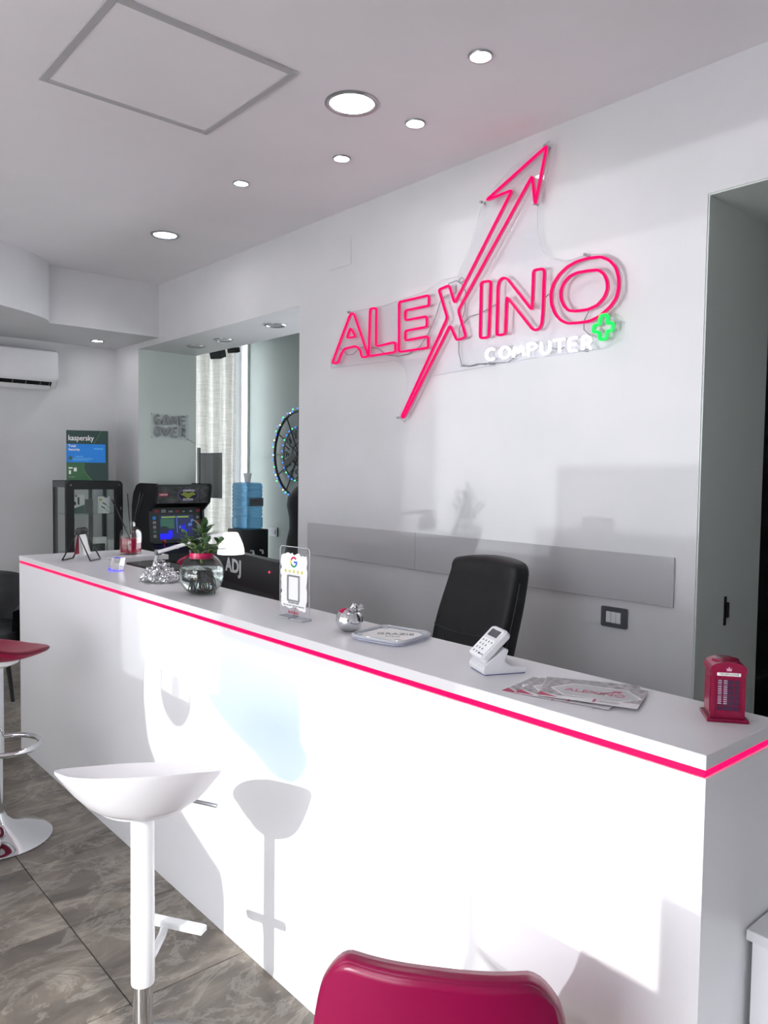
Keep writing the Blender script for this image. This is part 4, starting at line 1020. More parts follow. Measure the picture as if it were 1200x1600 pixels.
# the ring opens toward the counter side of the stool
ang = math.radians(-75)
ringp = [Vector((0.155 * math.cos(a + ang) * 1.0 + 0.10 * math.cos(ang + PI / 2), 0.155 * math.sin(a + ang) + 0.10 * math.sin(ang + PI / 2) - 0.0, 0.41)) for a in [k * 2 * PI / 44 for k in range(44)]]
ringp = [Vector((0.085 + 0.125 * math.cos(a), -0.03 + 0.125 * math.sin(a), 0.415)) for a in [k * 2 * PI / 44 for k in range(44)]]
obj('foot_ring', add_tube(B(), ringp, 0.011, 10, True), 'chrome', rst, True)

# dark tub armchair
tc_ = thing('armchair', 'dark charcoal tub armchair left of the counter', 'armchair', (-5.68, 1.36, 0), basis(0.9, -0.45))
def tub(u, v):
    a = math.radians(-35 + 250 * u); 
    hgt = 0.80 - 0.20 * abs(u - 0.5) * 2 * (abs(u - 0.5) * 2)
    th = [(0.0, 0.30), (0.0, hgt - 0.03), (0.03, hgt), (0.08, hgt - 0.02), (0.09, 0.42), (0.09, 0.30)]
    k = min(int(v * 5), 4); f = v * 5 - k
    o_, z = th[k][0] * (1 - f) + th[k + 1][0] * f, th[k][1] * (1 - f) + th[k + 1][1] * f
    r = 0.36 - o_
    return Vector((r * math.cos(a + PI), r * math.sin(a + PI) * 1.0, z))
tb_ = add_grid(B(), lambda u, v: (lambda p: Vector((p.x, p.y, p.z)))(tub(u, v)), 40, 6)
bs = obj('shell', tb_, 'velvet', tc_, True, angle=70)
obj('seat_cushion', add_lathe(B(), [(0, 0.32), (0.27, 0.32), (0.285, 0.35), (0.28, 0.44), (0.24, 0.47), (0, 0.475)], 32), 'velvet', tc_, True)
obj('seat_base', add_lathe(B(), [(0, 0.27), (0.33, 0.27), (0.34, 0.31), (0.34, 0.335), (0, 0.335)], 32), 'black', tc_, True)
for sx in (-1, 1):
    for sy in (-1, 1):
        obj('leg', add_tube(B(), [(sx * 0.20, sy * 0.20, 0.28), (sx * 0.24, sy * 0.24, 0.0)], 0.018, 8, radii=[0.018, 0.011]), 'blackm', tc_)

# magenta shell chair in the foreground
mx0 = Vector((-0.785, 0.80, 0)); rt = Vector((0.776, 0.63, 0)); fw_ = Vector((-0.63, 0.776, 0))
pcx = thing('shell_chair', 'magenta plastic shell chair in the foreground, seen from behind', 'chair', tuple(mx0 + fw_ * 0.02), math.atan2(rt.y, rt.x))
ZT = 0.768
def shell(u, v):
    # u -1..1 across, v: 0 seat front -> 1 top of the back. local x right, y forward
    s = (v - 0.5) / 0.5
    if v <= 0.5:
        k = v / 0.5; y = 0.36 - 0.29 * k; z = 0.455 - 0.02 * math.sin(k * PI) ; wv = 0.21
    else:
        k = s
        a = k
        y = 0.07 - 0.07 * math.sin(min(1, a * 1.6) * PI / 2) - 0.035 * max(0, a - 0.25); z = 0.455 + (ZT - 0.455) * (a ** 1.25); wv = 0.215 - 0.035 * a ** 2
    ux = abs(u) ** 1.0
    dish = (0.050 if v <= 0.5 else 0.050) * ux ** 2.5
    if v <= 0.5: z += dish * (0.6 + 0.6 * v)
    else: y += dish * 1.0
    x = wv * u
    return Vector((x, y, z))
def shell2(i, j):
    u = -1 + 2 * i; v = j
    # rounded top corners
    if v > 0.5:
        top_drop = 0.048 * max(0, (abs(u) - 0.72) / 0.28) ** 2 * ((v - 0.5) / 0.5) ** 6
    else: top_drop = 0
    p = shell(u, v); p.z -= top_drop; 
    if v > 0.5: p.z += 0.006 * (1 - u * u) * ((v - 0.5) / 0.5) ** 4
    return p
bm = add_grid(B(), shell2, 41, 50)
so2 = obj('shell', bm, 'pink', pcx, True, angle=180)
md = so2.modifiers.new('thickness', 'SOLIDIFY'); md.thickness = 0.006; md.offset = 0
rim = [shell2(i / 40, 1.0) for i in range(41)]
edge_pts = [shell2(0, j / 49) for j in range(20, 49)] + rim + [shell2(1, j / 49) for j in range(48, 19, -1)]
# rolled rim: a flange turned forward around the back
bm = B(); n_ = len(edge_pts)
fl_rows = []
for k_, off0 in enumerate(((0, 0.0, 0.0), (0.003, 0.008, 0.0), (0.005, 0.018, 0.0), (0.004, 0.030, 0.0))):
    row = []
    for ip, p in enumerate(edge_pts):
        tp_ = min(1.0, ip / 10, (n_ - 1 - ip) / 10); off = (off0[0] * tp_, off0[1] * tp_)
        cx_ = p.x / 0.2
        outw = Vector((math.copysign(abs(cx_) ** 3, cx_), 0, max(0.0, (p.z - 0.72) / 0.08) * (1 - min(1, abs(cx_)) ** 3)))
        if outw.length > 1: outw.normalize()
        row.append(bm.verts.new(p + outw * off[0] + Vector((0, off[1], 0))))
    fl_rows.append(row)
for A, Bq in zip(fl_rows, fl_rows[1:]):
    for i in range(n_ - 1): bm.faces.new((A[i], A[i + 1], Bq[i + 1], Bq[i]))
so3 = obj('rim', bm, 'pink', pcx, True, angle=180)
md = so3.modifiers.new('thickness', 'SOLIDIFY'); md.thickness = 0.004
MT['beech'] = noisy('beech_wood', (190, 150, 104), (206, 168, 122), 8, 0.5, 3, stretch=(1, 1, 0.1))
for sx in (-1, 1):
    obj('leg', add_tube(B(), [(sx * 0.13, 0.11, 0.445), (sx * 0.20, 0.02, 0.0)], 0.016, 10, radii=[0.018, 0.012]), 'beech', pcx, True)
    obj('leg', add_tube(B(), [(sx * 0.13, 0.25, 0.445), (sx * 0.19, 0.33, 0.0)], 0.016, 10, radii=[0.018, 0.012]), 'beech', pcx, True)

# ------------------------------------------------------------------ things on the counter
# 1 wire flip stand
fs_ = thing('flip_stand', 'small black wire flip stand with hanging cards at the counter corner', 'stand', (-4.02, 1.44, CH), 0.75)
for s in (-1, 1):
    y_ = s * 0.055
    obj('wire_frame', add_tube(B(), [(-0.075, y_, 0.004), (0, y_ * 0.75, 0.15), (0.075, y_, 0.004), (-0.075, y_, 0.004)][:3], 0.004, 6), 'blackm', fs_)
for x_ in (-0.075, 0.075): obj('foot_bar', add_tube(B(), [(x_, -0.055, 0.004), (x_, 0.055, 0.004)], 0.004, 6), 'blackm', fs_)
obj('top_bar', add_tube(B(), [(0, -0.045, 0.15), (0, 0.045, 0.15)], 0.004, 6), 'blackm', fs_)
for k in range(4):
    y_ = -0.033 + k * 0.022
    obj('ring', add_tube(B(), [(0.016 * math.cos(a), y_, 0.15 + 0.016 * math.sin(a)) for a in [q_ * PI / 8 for q_ in range(16)]], 0.003, 6, True), 'blackm', fs_)
for k in range(3):
    bm = B(); x_ = (-0.012, 0.006, 0.016)[k]; lean = (-0.020, 0.004, 0.028)[k]
    add_prism(bm, rrect(0.066, 0.105, 0.006, 3, 0, 0.082), lambda a, b: Vector((x_ * 0.3 + lean * (0.135 - b) / 0.1, a, b)), lambda a, b: Vector((x_ * 0.3 + 0.0012 + lean * (0.135 - b) / 0.1, a, b)))
    obj('card', bm, ['red', 'paper', 'paper'][k], fs_)
# 2 crystal block
cr_ = thing('crystal_block', 'small clear crystal block with a blue glowing edge', 'paperweight', (-3.50, 1.41, CH), 0.5)
bm = B(); add_prism(bm, [(-0.028, 0.004), (0.028, 0.004), (0.040, 0.062), (-0.010, 0.062)], lambda a, b: Vector((a, -0.018, b)), lambda a, b: Vector((a, 0.018, b)))
obj('block', bm, 'glass', cr_)
obj('lit_base', add_box(B(), -0.030, 0.030, -0.02, 0.02, 0.0, 0.004), mat('blue_light', (90, 90, 255), 0.3, emit=(90, 80, 255), estr=1.5), cr_)
obj('bevel_edge', add_tube(B(), [(-0.028, -0.0185, 0.006), (-0.010, -0.0185, 0.061), (0.040, -0.0185, 0.061)], 0.0012, 5), 'acryl_edge', cr_)
# 3 silver tinsel heap
th_ = B(); rnd = random.Random(3)
for k in range(260):
    a = rnd.uniform(0, 2 * PI); rr = math.sqrt(rnd.random()); hgt = (1 - rr ** 1.5) * 0.085 * rnd.uniform(0.3, 1)
    c_ = Vector((rr * 0.085 * math.cos(a), rr * 0.06 * math.sin(a), 0.012 + hgt))
    ax = Vector((rnd.uniform(-1, 1), rnd.uniform(-1, 1), rnd.uniform(-1, 1))).normalized(); u_ = ax.orthogonal().normalized(); v_ = ax.cross(u_)
    r_ = rnd.uniform(0.007, 0.012)
    add_tube(th_, [c_ + (u_ * math.cos(q_ * PI / 5) + v_ * 0.6 * math.sin(q_ * PI / 5)) * r_ for q_ in range(10)], 0.0022, 4, True)
for v in th_.verts:
    if v.co.z < 0.001: v.co.z = 0.001
th_o = obj('tinsel_heap', th_, 'silver', None, True); th_o.location = (-3.05, 1.42, CH); th_o.rotation_euler = (0, 0, 0.6)
tag(th_o, 'heap of crumpled silver chain links on the counter beside the fishbowl', 'tinsel'); th_o['kind'] = 'stuff'
# 4 desk lamp with white shade
lp = thing('desk_lamp', 'white jointed desk lamp with glowing white shade behind the fishbowl', 'lamp', (0, 0, 0))
LY = 1.60
pb0 = Vector((aty(238, 897, LY).x, LY, 0.97)); j1 = aty(247, 863, LY); j2 = aty(330, 838, LY + 0.04); 
obj('lamp_clamp', add_box(B(), pb0.x - 0.025, pb0.x + 0.025, 1.552, LY + 0.02, 0.93, 1.0, 0.006, 2), 'white', lp, True)
obj('lower_arm', add_tube(B(), [pb0 + Vector((0, 0, 0.02)), aty(239, 892, LY), j1], 0.0095, 10), 'white', lp, True)
obj('upper_arm', add_tube(B(), [j1, j2], 0.0095, 10), 'white', lp, True)
obj('joint', add_tube(B(), [j1 + Vector((0, -0.014, 0)), j1 + Vector((0, 0.014, 0))], 0.014, 14), 'steel', lp, True)
st_ = aty(361, 833, LY + 0.05); sbm = aty(361, 862, LY + 0.05)
obj('head_arm', add_tube(B(), [j2, st_ + Vector((-0.03, 0, -0.004))], 0.008, 8), 'white', lp, True)
hz_ = st_.z - sbm.z
obj('shade', add_lathe(B(), [(0.057, -hz_ * 1.12), (0.055, -hz_ * 0.85), (0.049, -hz_ * 0.55), (0.038, -hz_ * 0.22), (0.030, 0), (0.026, 0.003), (0.0, 0.003)], 28, tuple(st_)), mat('glowing_shade', (250, 250, 250), 0.4, emit=(255, 255, 255), estr=0.8), lp, True)
# 5 fishbowl with plant
fb = thing('fishbowl_planter', 'round glass fishbowl with a jade plant and a crimson ribbon', 'planter', (-2.66, 1.405, CH))
BR = 0.086
pr = []
for k in range(0, 15):
    a = -PI / 2 + 0.52 + k * (PI - 1.05) / 14
    pr.append((BR * math.cos(a), 0.073 + BR * math.sin(a) * 0.98))
z_min = pr[0][1]
pr = [(0, 0.001), (pr[0][0], 0.001)] + [(r, max(0.002, z - z_min + 0.002)) for r, z in pr]
ztop = pr[-1][1]; rneck = pr[-1][0]
pr += [(rneck * 0.98, ztop + 0.006), (rneck * 1.10, ztop + 0.018)]
inn_ = [(r - 0.003 if r > 0.005 else 0, z + (0.003 if i < 2 else 0)) for i, (r, z) in enumerate(pr)][::-1]
obj('bowl', add_lathe(B(), pr + inn_, 40), 'thin_glass', fb, True, angle=60)
MT['water'] = mat('bowl_water', (250, 252, 252), 0.0, 0, 0.5, 1.0, 1.33)
wl = [(r - 0.0045, z) for r, z in pr[1:12]]
obj('water', add_lathe(B(), [(0, 0.006)] + [(max(r, 0.001), max(z, 0.006)) for r, z in wl] + [(0, wl[-1][1])], 32), 'water', fb, True)
rb_ = B(); rnd = random.Random(5)
for k in range(26):
    a = rnd.uniform(0, 2 * PI); r0 = rnd.uniform(0.005, 0.025); r1 = rnd.uniform(0.02, 0.062)
    pts = []
    for q_ in range(6):
        t = q_ / 5; rr = r0 + (r1 - r0) * t ** 1.4; aa = a + 0.9 * t * (1 if k % 2 else -1)
        pts.append(Vector((rr * math.cos(aa), rr * math.sin(aa), 0.095 - (0.085 - 0.02 * rnd.random()) * t + 0.01 * math.sin(q_))))
    add_tube(rb_, pts, 0.0016, 4)
obj('roots', rb_, mat('dark_root', (56, 50, 38), 0.7), fb)
db_ = B(); rnd = random.Random(9)
for k in range(40):
    a = rnd.uniform(0, 2 * PI); rr = 0.045 * math.sqrt(rnd.random())
    bmesh.ops.create_icosphere(db_, subdivisions=1, radius=rnd.uniform(0.006, 0.010), matrix=Matrix.Translation((rr * math.cos(a), rr * math.sin(a), 0.014 + rnd.random() * 0.012)))
pe = obj('pebbles', db_, mat('dark_pebble', (40, 40, 42), 0.4), fb, True); pe['kind'] = 'stuff'
rib = B()
add_lathe(rib, [(rneck * 1.02, ztop - 0.012), (rneck * 1.06, ztop - 0.011), (rneck * 1.03, ztop + 0.010), (rneck * 1.0, ztop + 0.010), (rneck * 1.02, ztop - 0.012)], 36)
MT['ribbon'] = mat('crimson_satin', (196, 16, 84), 0.35)
rbo = obj('ribbon', rib, 'ribbon', fb, True)
for s, l_ in ((1, 0.06), (-1, 0.045)):
    bm = B(); a0 = math.radians(232 + 9 * s)
    c_ = Vector((rneck * 1.05 * math.cos(a0), rneck * 1.05 * math.sin(a0), ztop)); d_ = Vector((-0.5, -0.2 + 0.25 * s, -0.75)).normalized(); s_ = Vector((0.5, -0.6, 0.1)).normalized()
    def tail(u, v): return c_ + d_ * l_ * v + s_ * 0.010 * (u - 0.5) * 2 + Vector((math.cos(a0), math.sin(a0), 0)) * 0.022 * math.sin(v * 2.2)
    o = obj('ribbon_tail', add_grid(bm, tail, 4, 8), 'ribbon', rbo, True); mdd = o.modifiers.new('t', 'SOLIDIFY'); mdd.thickness = 0.001
# jade plant
rnd = random.Random(12)
def leaf_mesh(L_, W_):
    bm = B()
    def lf(u, v):
        t = v; wv = W_ * (math.sin(PI * (t ** 0.62)) ** 0.8) * (0.55 + 0.45 * t)
        if v in (0.0,): wv = 0.002
        x = (u * 2 - 1) * wv
        return Vector((x, L_ * t, 0.10 * L_ * t * t * -1 + 0.18 * abs(x) + 0.02 * L_))
    add_grid(bm, lf, 7, 9)
    bmesh.ops.solidify(bm, geom=bm.faces[:], thickness=0.0025)
    me = bpy.data.meshes.new('leaf'); bmesh.ops.recalc_face_normals(bm, faces=bm.faces[:]); bm.to_mesh(me); bm.free()
    me.materials.append(MT['leaf']); me.polygons.foreach_set('use_smooth', [True] * len(me.polygons)); return me
lm = [leaf_mesh(0.062, 0.020), leaf_mesh(0.050, 0.018), leaf_mesh(0.036, 0.015)]
def stemleaf(base_, tip, n, lsize, spread):
    base_, tip = Vector(base_), Vector(tip)
    mid = (base_ + tip) / 2 + Vector((0, 0, 0.012))
    st = obj('stem', add_tube(B(), [base_, mid, tip], 0.004, 6, radii=[0.0055, 0.0045, 0.003]), 'stem', fb, True)
    ax = (tip - base_).normalized()
    for k in range(n):
        t = 0.45 + 0.55 * k / max(1, n - 1); p = base_.lerp(tip, t) + Vector((0, 0, 0.012 * math.sin(t * PI)))
        az = k * 2.4 + rnd.uniform(-0.4, 0.4); el = math.radians(-4 + 52 * t * t * spread + rnd.uniform(-14, 14))
        d = Vector((math.cos(az) * math.cos(el), math.sin(az) * math.cos(el), math.sin(el)))
        d = (d + ax * 0.12).normalized()
        x_ = d.cross(Vector((0, 0, 1))); x_ = x_.normalized() if x_.length > 0.01 else Vector((1, 0, 0)); z_ = x_.cross(d)
        o = bpy.data.objects.new('leaf', lm[lsize if k < n - 2 else min(2, lsize + 1)]); COL.objects.link(o); o.parent = fb
        o.matrix_local = Matrix(((x_.x, d.x, z_.x, p.x), (x_.y, d.y, z_.y, p.y), (x_.z, d.z, z_.z, p.z), (0, 0, 0, 1)))
zb = ztop
stemleaf((0, 0, zb - 0.03), (0.012, 0.0, zb + 0.105), 10, 0, 1.0)
stemleaf((0, 0, zb - 0.02), (-0.075, -0.03, zb + 0.075), 6, 1, 0.9)
stemleaf((0, 0, zb - 0.02), (0.085, 0.035, zb + 0.055), 6, 1, 0.9)
stemleaf((0, 0, zb - 0.02), (0.02, -0.05, zb + 0.06), 6, 0, 0.7)
stemleaf((0, 0, zb - 0.02), (0.045, 0.04, zb + 0.02), 5, 0, 0.3)
stemleaf((0, 0, zb - 0.02), (-0.05, 0.02, zb + 0.03), 5, 0, 0.3)
stemleaf((0, 0, zb - 0.02), (-0.03, -0.055, zb + 0.045), 6, 0, 0.5)
stemleaf((0, 0, zb - 0.02), (0.07, -0.02, zb + 0.05), 6, 0, 0.6)
stemleaf((0, 0, zb - 0.02), (-0.02, 0.03, zb + 0.085), 7, 0, 0.9)
# 6 reed diffuser
rd = thing('reed_diffuser', 'glass reed diffuser with crimson liquid and black reeds', 'diffuser', (-4.165, 1.765, CH), 0.6)
rd.scale = (1.22, 1.22, 1.32)
pr_o = [(0.040, 0.0), (0.042, 0.006), (0.042, 0.085), (0.036, 0.102), (0.018, 0.118), (0.016, 0.135), (0.020, 0.140)]
def sq_lathe(bm, prof, k=0.30, n=5):
    rings = []
    for r, z in prof:
        if r == 0: rings.append([bm.verts.new((0, 0, z))]); continue
        rings.append([bm.verts.new((a, b, z)) for a, b in rrect(2 * r, 2 * r, r * k, n)])
    for A, Bq in zip(rings, rings[1:]):
        m_ = max(len(A), len(Bq))
        for q_ in range(m_):
            q2 = (q_ + 1) % m_
            if len(A) == 1: bm.faces.new((A[0], Bq[q2], Bq[q_]))
            elif len(Bq) == 1: bm.faces.new((A[q_], A[q2], Bq[0]))
            else: bm.faces.new((A[q_], A[q2], Bq[q2], Bq[q_]))
    return bm
obj('bottle', sq_lathe(B(), [(0, 0)] + pr_o + [(r - 0.003, z) for r, z in pr_o[::-1][:-1]] + [(0.036, 0.007), (0, 0.007)], 0.55), 'thin_glass', rd, True)
obj('liquid', sq_lathe(B(), [(0, 0.0075), (0.0385, 0.0075), (0.0385, 0.068), (0, 0.068)], 0.5), 'liquid', rd)
for dx_, dy_, h_ in ((-0.085, -0.02, 0.23), (-0.030, 0.02, 0.255), (0.030, 0.03, 0.262), (0.036, 0.02, 0.258), (0.042, 0.034, 0.255)):
    obj('reed', add_tube(B(), [(-dx_ * 0.25, -dy_ * 0.25, 0.015), (dx_, dy_, h_)], 0.0026, 6), 'black', rd)
# 7 black computer behind the counter with a brand mark
am = thing('monitor', 'black computer monitor seen from behind with silver ADJ mark', 'monitor', (0, 0, 0))
MA, MB_ = aty(312, 852, 1.86), aty(437, 881, 1.74)
mex = Vector((MB_.x - MA.x, MB_.y - MA.y, 0)); mlen = mex.length; mex.normalize(); mey = Vector((-mex.y, mex.x, 0))
am.location = (MB_.x, MB_.y, 0.75); am.rotation_euler = (0, 0, math.atan2(mex.y, mex.x))
zt = MB_.z - 0.75
prof_m = [(-mlen, zt - 0.14), (-0.06, zt - 0.14), (-0.035, zt - 0.165), (-0.028, zt - 0.3), (0, zt - 0.3), (0, zt - 0.012), (-0.012, zt), (-mlen, zt)]
bm = B(); add_prism(bm, prof_m, lambda a, b: Vector((a, 0, b)), lambda a, b: Vector((a, 0.03, b)))
obj('rear_cover', bm, 'black', am)
obj('top_ridge', add_box(B(), -mlen, 0, -0.008, 0.038, zt, zt + 0.006, 0.003, 1), 'black', am)
obj('screen_panel', add_box(B(), -mlen, -0.03, 0.012, 0.04, zt - 0.36, zt - 0.14), mat('dark_grey_shell', (54, 57, 60), 0.4), am)
lx = aty(364, 882, 1.8); ll = (Vector((lx.x, lx.y, 0)) - Vector((MB_.x, MB_.y, 0))).dot(mex)
text('lettering', 'ADJ', 0.085, mat('pale_grey_print', (196, 198, 202), 0.4), am, frame4((ll, -0.001, zt - 0.062), (1, 0, 0), (0, 0, 1)), width=0.185, bold=0.003)
obj('indicator', add_lathe(B(), [(0, 0.0), (0.0045, 0.0), (0.0045, 0.003), (0, 0.003)], 10), mat('red_indicator', (255, 60, 90), 0.4, emit=(255, 40, 80), estr=1.5), am).matrix_local = frame4((-0.095, 0.0, zt - 0.045), (1, 0, 0), (0, 0, 1)) 
obj('stand_foot', add_box(B(), -mlen * 0.6, -mlen * 0.35, -0.02, 0.14, 0.0, 0.012, 0.004, 1), 'black', am)
obj('stand_neck', add_box(B(), -mlen * 0.52, -mlen * 0.44, 0.012, 0.035, 0.012, zt - 0.30), 'black', am)
# 8 printer: dark flat-topped box behind the corner of the counter
pn = thing('printer', 'dark flat-topped printer on the desk behind the counter corner', 'printer', (-3.775, 1.765, 0.75), 0.0)
obj('body', add_box(B(), -0.235, 0.235, -0.10, 0.10, 0, 0.265, 0.012, 2), mat('dark_printer_plastic', (46, 48, 52), 0.45), pn, True)
obj('lid', add_box(B(), -0.23, 0.23, -0.096, 0.096, 0.265, 0.285, 0.004, 1), 'black', pn, True)
obj('paper_tray', add_box(B(), -0.12, 0.12, 0.10, 0.16, 0.03, 0.045, 0.004, 1), 'black', pn)
# 9 acrylic review stand
gs = thing('review_stand', 'clear acrylic review stand with coloured G emblem and gold stars', 'sign stand', (-2.024, 1.394, CH), 0.06)
gw, gh = 0.150, 0.228
sheet = prism_y(rrect(gw, gh, 0.012, 5, 0, gh / 2 + 0.002), -0.002, 0.002)
obj('acrylic_sheet', sheet, 'acryl', gs)
obj('sheet_edge', add_tube(B(), [(a, 0, b) for a, b in rrect(gw, gh, 0.012, 5, 0, gh / 2 + 0.002)], 0.0016, 5, True), 'acryl_edge', gs)
rnd = random.Random(4); pts = []
def jag(n, x0_, y0_, x1_, y1_, nx, ny, amp):
    for k in range(n):
        t = k / n; j_ = rnd.uniform(-amp, amp); pts.append((x0_ + (x1_ - x0_) * t + nx * j_, y0_ + (y1_ - y0_) * t + ny * j_))
jag(12, -0.062, 0.040, 0.062, 0.030, 0, 1, 0.006); jag(16, 0.064, 0.032, 0.066, 0.200, 1, 0, 0.004); jag(14, 0.062, 0.206, -0.062, 0.206, 0, 1, 0.006); jag(16, -0.066, 0.200, -0.064, 0.045, 1, 0, 0.004)
bm = prism_y(pts, -0.0030, -0.0022); bmesh.ops.triangulate(bm, faces=[f for f in bm.faces if len(f.verts) > 4])
wp_ = obj('white_print', bm, 'paper', gs)
def gp(pts_, m, k=0, name='print'):
    bm = prism_y(pts_, -0.0036 - 0.0003 * k, -0.0030); bmesh.ops.triangulate(bm, faces=[f for f in bm.faces if len(f.verts) > 4]); return obj(name, bm, m, wp_)
gcx, gcz, r1_, r2_ = 0.0, 0.182, 0.0175, 0.0115
def arcband(a0, a1, n=8):
    A = [math.radians(a0 + (a1 - a0) * k / n) for k in range(n + 1)]
    return [(gcx + r1_ * math.cos(a), gcz + r1_ * math.sin(a)) for a in A] + [(gcx + r2_ * math.cos(a), gcz + r2_ * math.sin(a)) for a in A[::-1]]
gp(arcband(40, 155), mat('emblem_red', (196, 20, 70), 0.5), 0, 'emblem_arc'); gp(arcband(155, 205), mat('emblem_yellow', (236, 196, 40), 0.5), 0, 'emblem_arc'); gp(arcband(205, 310), mat('emblem_green', (40, 150, 90), 0.5), 0, 'emblem_arc')
gp(arcband(310, 360), mat('emblem_blue', (30, 96, 190), 0.5), 0, 'emblem_arc'); gp([(0.001, gcz - 0.003), (r1_, gcz - 0.003), (r1_, gcz + 0.003), (0.001, gcz + 0.003)], mat('emblem_blue_bar', (30, 96, 190), 0.5), 1, 'emblem_arc')
MT['star'] = mat('gold_star', (214, 206, 20), 0.5)
for k in range(5):
    sx_ = -0.042 + k * 0.021
    gp([(sx_ + (0.007 if q_ % 2 == 0 else 0.003) * math.sin(q_ * PI / 5), 0.152 + (0.007 if q_ % 2 == 0 else 0.003) * math.cos(q_ * PI / 5)) for q_ in range(10)], 'star', 0, 'star')
o_ = rrect(0.062, 0.084, 0.003, 3, 0.0, 0.098); i_ = rrect(0.052, 0.074, 0.002, 3, 0.0, 0.098)
bm = B(); n = len(o_)
for ya in (-0.0030, -0.0055):
    pass
O0 = [bm.verts.new((a, -0.0030, b)) for a, b in o_]; O1 = [bm.verts.new((a, -0.0060, b)) for a, b in o_]; I0 = [bm.verts.new((a, -0.0030, b)) for a, b in i_]; I1 = [bm.verts.new((a, -0.0060, b)) for a, b in i_]
for k in range(n):
    k2 = (k + 1) % n
    bm.faces.new((O1[k], O1[k2], I1[k2], I1[k])); bm.faces.new((O0[k], O0[k2], O1[k2], O1[k])); bm.faces.new((I0[k], I1[k], I1[k2], I0[k2]))
obj('square_frame', bm, 'steel', wp_)
FR = lambda x, z, d=0.0034: frame4((x, -d, z), (1, 0, 0), (0, 0, 1))
text('lettering', 'SCANSIONAMI', 0.0075, 'greyink', wp_, FR(0, 0.051), width=0.052, bold=0.0001)
text('lettering', 'PER LASCIARCI UNA RECENSIONE', 0.0062, 'greyink', wp_, FR(0, 0.042), width=0.105)
text('lettering', 'ALEXINO', 0.0125, 'crimson_ink', wp_, FR(0, 0.020), width=0.055, bold=0.0001)
text('lettering', 'COMPUTER', 0.005, 'greyink', wp_, FR(0.012, 0.0115), width=0.03)
gp([(0.0, 0.013), (0.0016, 0.013), (0.011, 0.036), (0.0125, 0.0352), (0.0125, 0.0405), (0.0085, 0.0372), (0.0098, 0.0366)], 'crimson_ink', 0, 'arrow_print')
for x_ in (-0.036, 0.036):
    obj('foot', add_box(B(), x_ - 0.030, x_ + 0.030, -0.020, 0.020, 0.0, 0.006, 0.001, 1), 'acryl_edge', gs)
# 10 silver foil fruit
fo = thing('foil_ornament', 'crumpled silver foil ornament with a crimson centre', 'ornament', (-1.775, 1.42, CH), 0.3)
bm = B(); add_lathe(bm, [(0, 0.0), (0.018, 0.0), (0.034, 0.010), (0.041, 0.028), (0.038, 0.046), (0.030, 0.056), (0.026, 0.052), (0, 0.044)], 24)
obj('cup', bm, 'silver', fo, True)
rnd = random.Random(8); bm = B()
for k in range(26):
    a = rnd.uniform(-1.9, 2.2); rr = rnd.uniform(0.014, 0.040); c_ = Vector((rr * math.cos(a), rr * math.sin(a), rnd.uniform(0.035, 0.078)))
    s_ = rnd.uniform(0.010, 0.017); vs_ = [bm.verts.new(c_ + Vector((rnd.uniform(-s_, s_), rnd.uniform(-s_, s_), rnd.uniform(-s_, s_)))) for _ in range(5)]
    bm.faces.new(vs_[:3]); bm.faces.new((vs_[1], vs_[2], vs_[3])); bm.faces.new((vs_[2], vs_[3], vs_[4]))
o = obj('foil_leaves', bm, 'silver', fo, fix=False); mdd = o.modifiers.new('t', 'SOLIDIFY'); mdd.thickness = 0.0006
bm = B()
for k in range(16):
    a = k * 2.4; rr = 0.016 * math.sqrt(k / 16)
    bmesh.ops.create_icosphere(bm, subdivisions=1, radius=0.0055, matrix=Matrix.Translation((-0.012 + rr * math.cos(a), -0.006 + rr * math.sin(a), 0.056 + 0.006 * (1 - k / 16))))
obj('seeds', bm, 'ribbon', fo, True)
# 11 clear tray with the thank-you card
ty = thing('coin_tray', 'clear acrylic coin tray holding a GRAZIE card', 'tray', (-1.615, 1.445, CH), math.radians(12))
tw, td = 0.175, 0.165
def traypoly(s, n=8):
    p = []
    for sx_, sy_, a0 in ((1, 1, 0), (-1, 1, PI / 2), (-1, -1, PI), (1, -1, 1.5 * PI)):
        for k in range(n + 1):
            a = a0 + k * PI / 2 / n; p.append((sx_ * (tw / 2 - 0.03) + 0.03 * math.cos(a), sy_ * (td / 2 - 0.03) + 0.03 * math.sin(a)))
    return [(a * s, b * s * (1 + 0.06 * math.cos(a / tw * PI))) for a, b in p]
obj('tray_base', prism_z(traypoly(0.97), 0.004, 0.010), 'acryl', ty)
obj('rim', add_tube(B(), [Vector((a, b, 0.013)) for a, b in traypoly(1.0)], 0.0048, 8, True), 'acryl_edge', ty, True)
obj('rim_lower', add_tube(B(), [Vector((a, b, 0.005)) for a, b in traypoly(0.98)], 0.0022, 6, True), mat('lavender_edge', (196, 200, 226), 0.2), ty, True)
for a in (-1, 1):
    for b in (-1, 1):
        obj('corner_foot', add_lathe(B(), [(0, 0), (0.009, 0), (0.009, 0.016), (0, 0.017)], 14, (a * (tw / 2 - 0.02), b * (td / 2 - 0.02), 0)), 'acryl_edge', ty, True)
cg = tag(obj('card', prism_z(traypoly(0.86), 0, 0.0009), 'paper'), 'white printed thank-you card lying in the clear tray', 'card')
cg.location = (-1.615, 1.445, CH + 0.0105); cg.rotation_euler = (0, 0, math.radians(12))
tdir = math.radians(30)
text('lettering', 'GRAZIE', 0.034, 'greyink', cg, frame4((0.005, 0.012, 0.0012), (math.cos(tdir), math.sin(tdir), 0), (-math.sin(tdir), math.cos(tdir), 0)), width=0.105)
text('lettering', 'per la tua visita', 0.010, 'greyink', cg, frame4((0.018, -0.018, 0.0012), (math.cos(tdir), math.sin(tdir), 0), (-math.sin(tdir), math.cos(tdir), 0)), width=0.04)
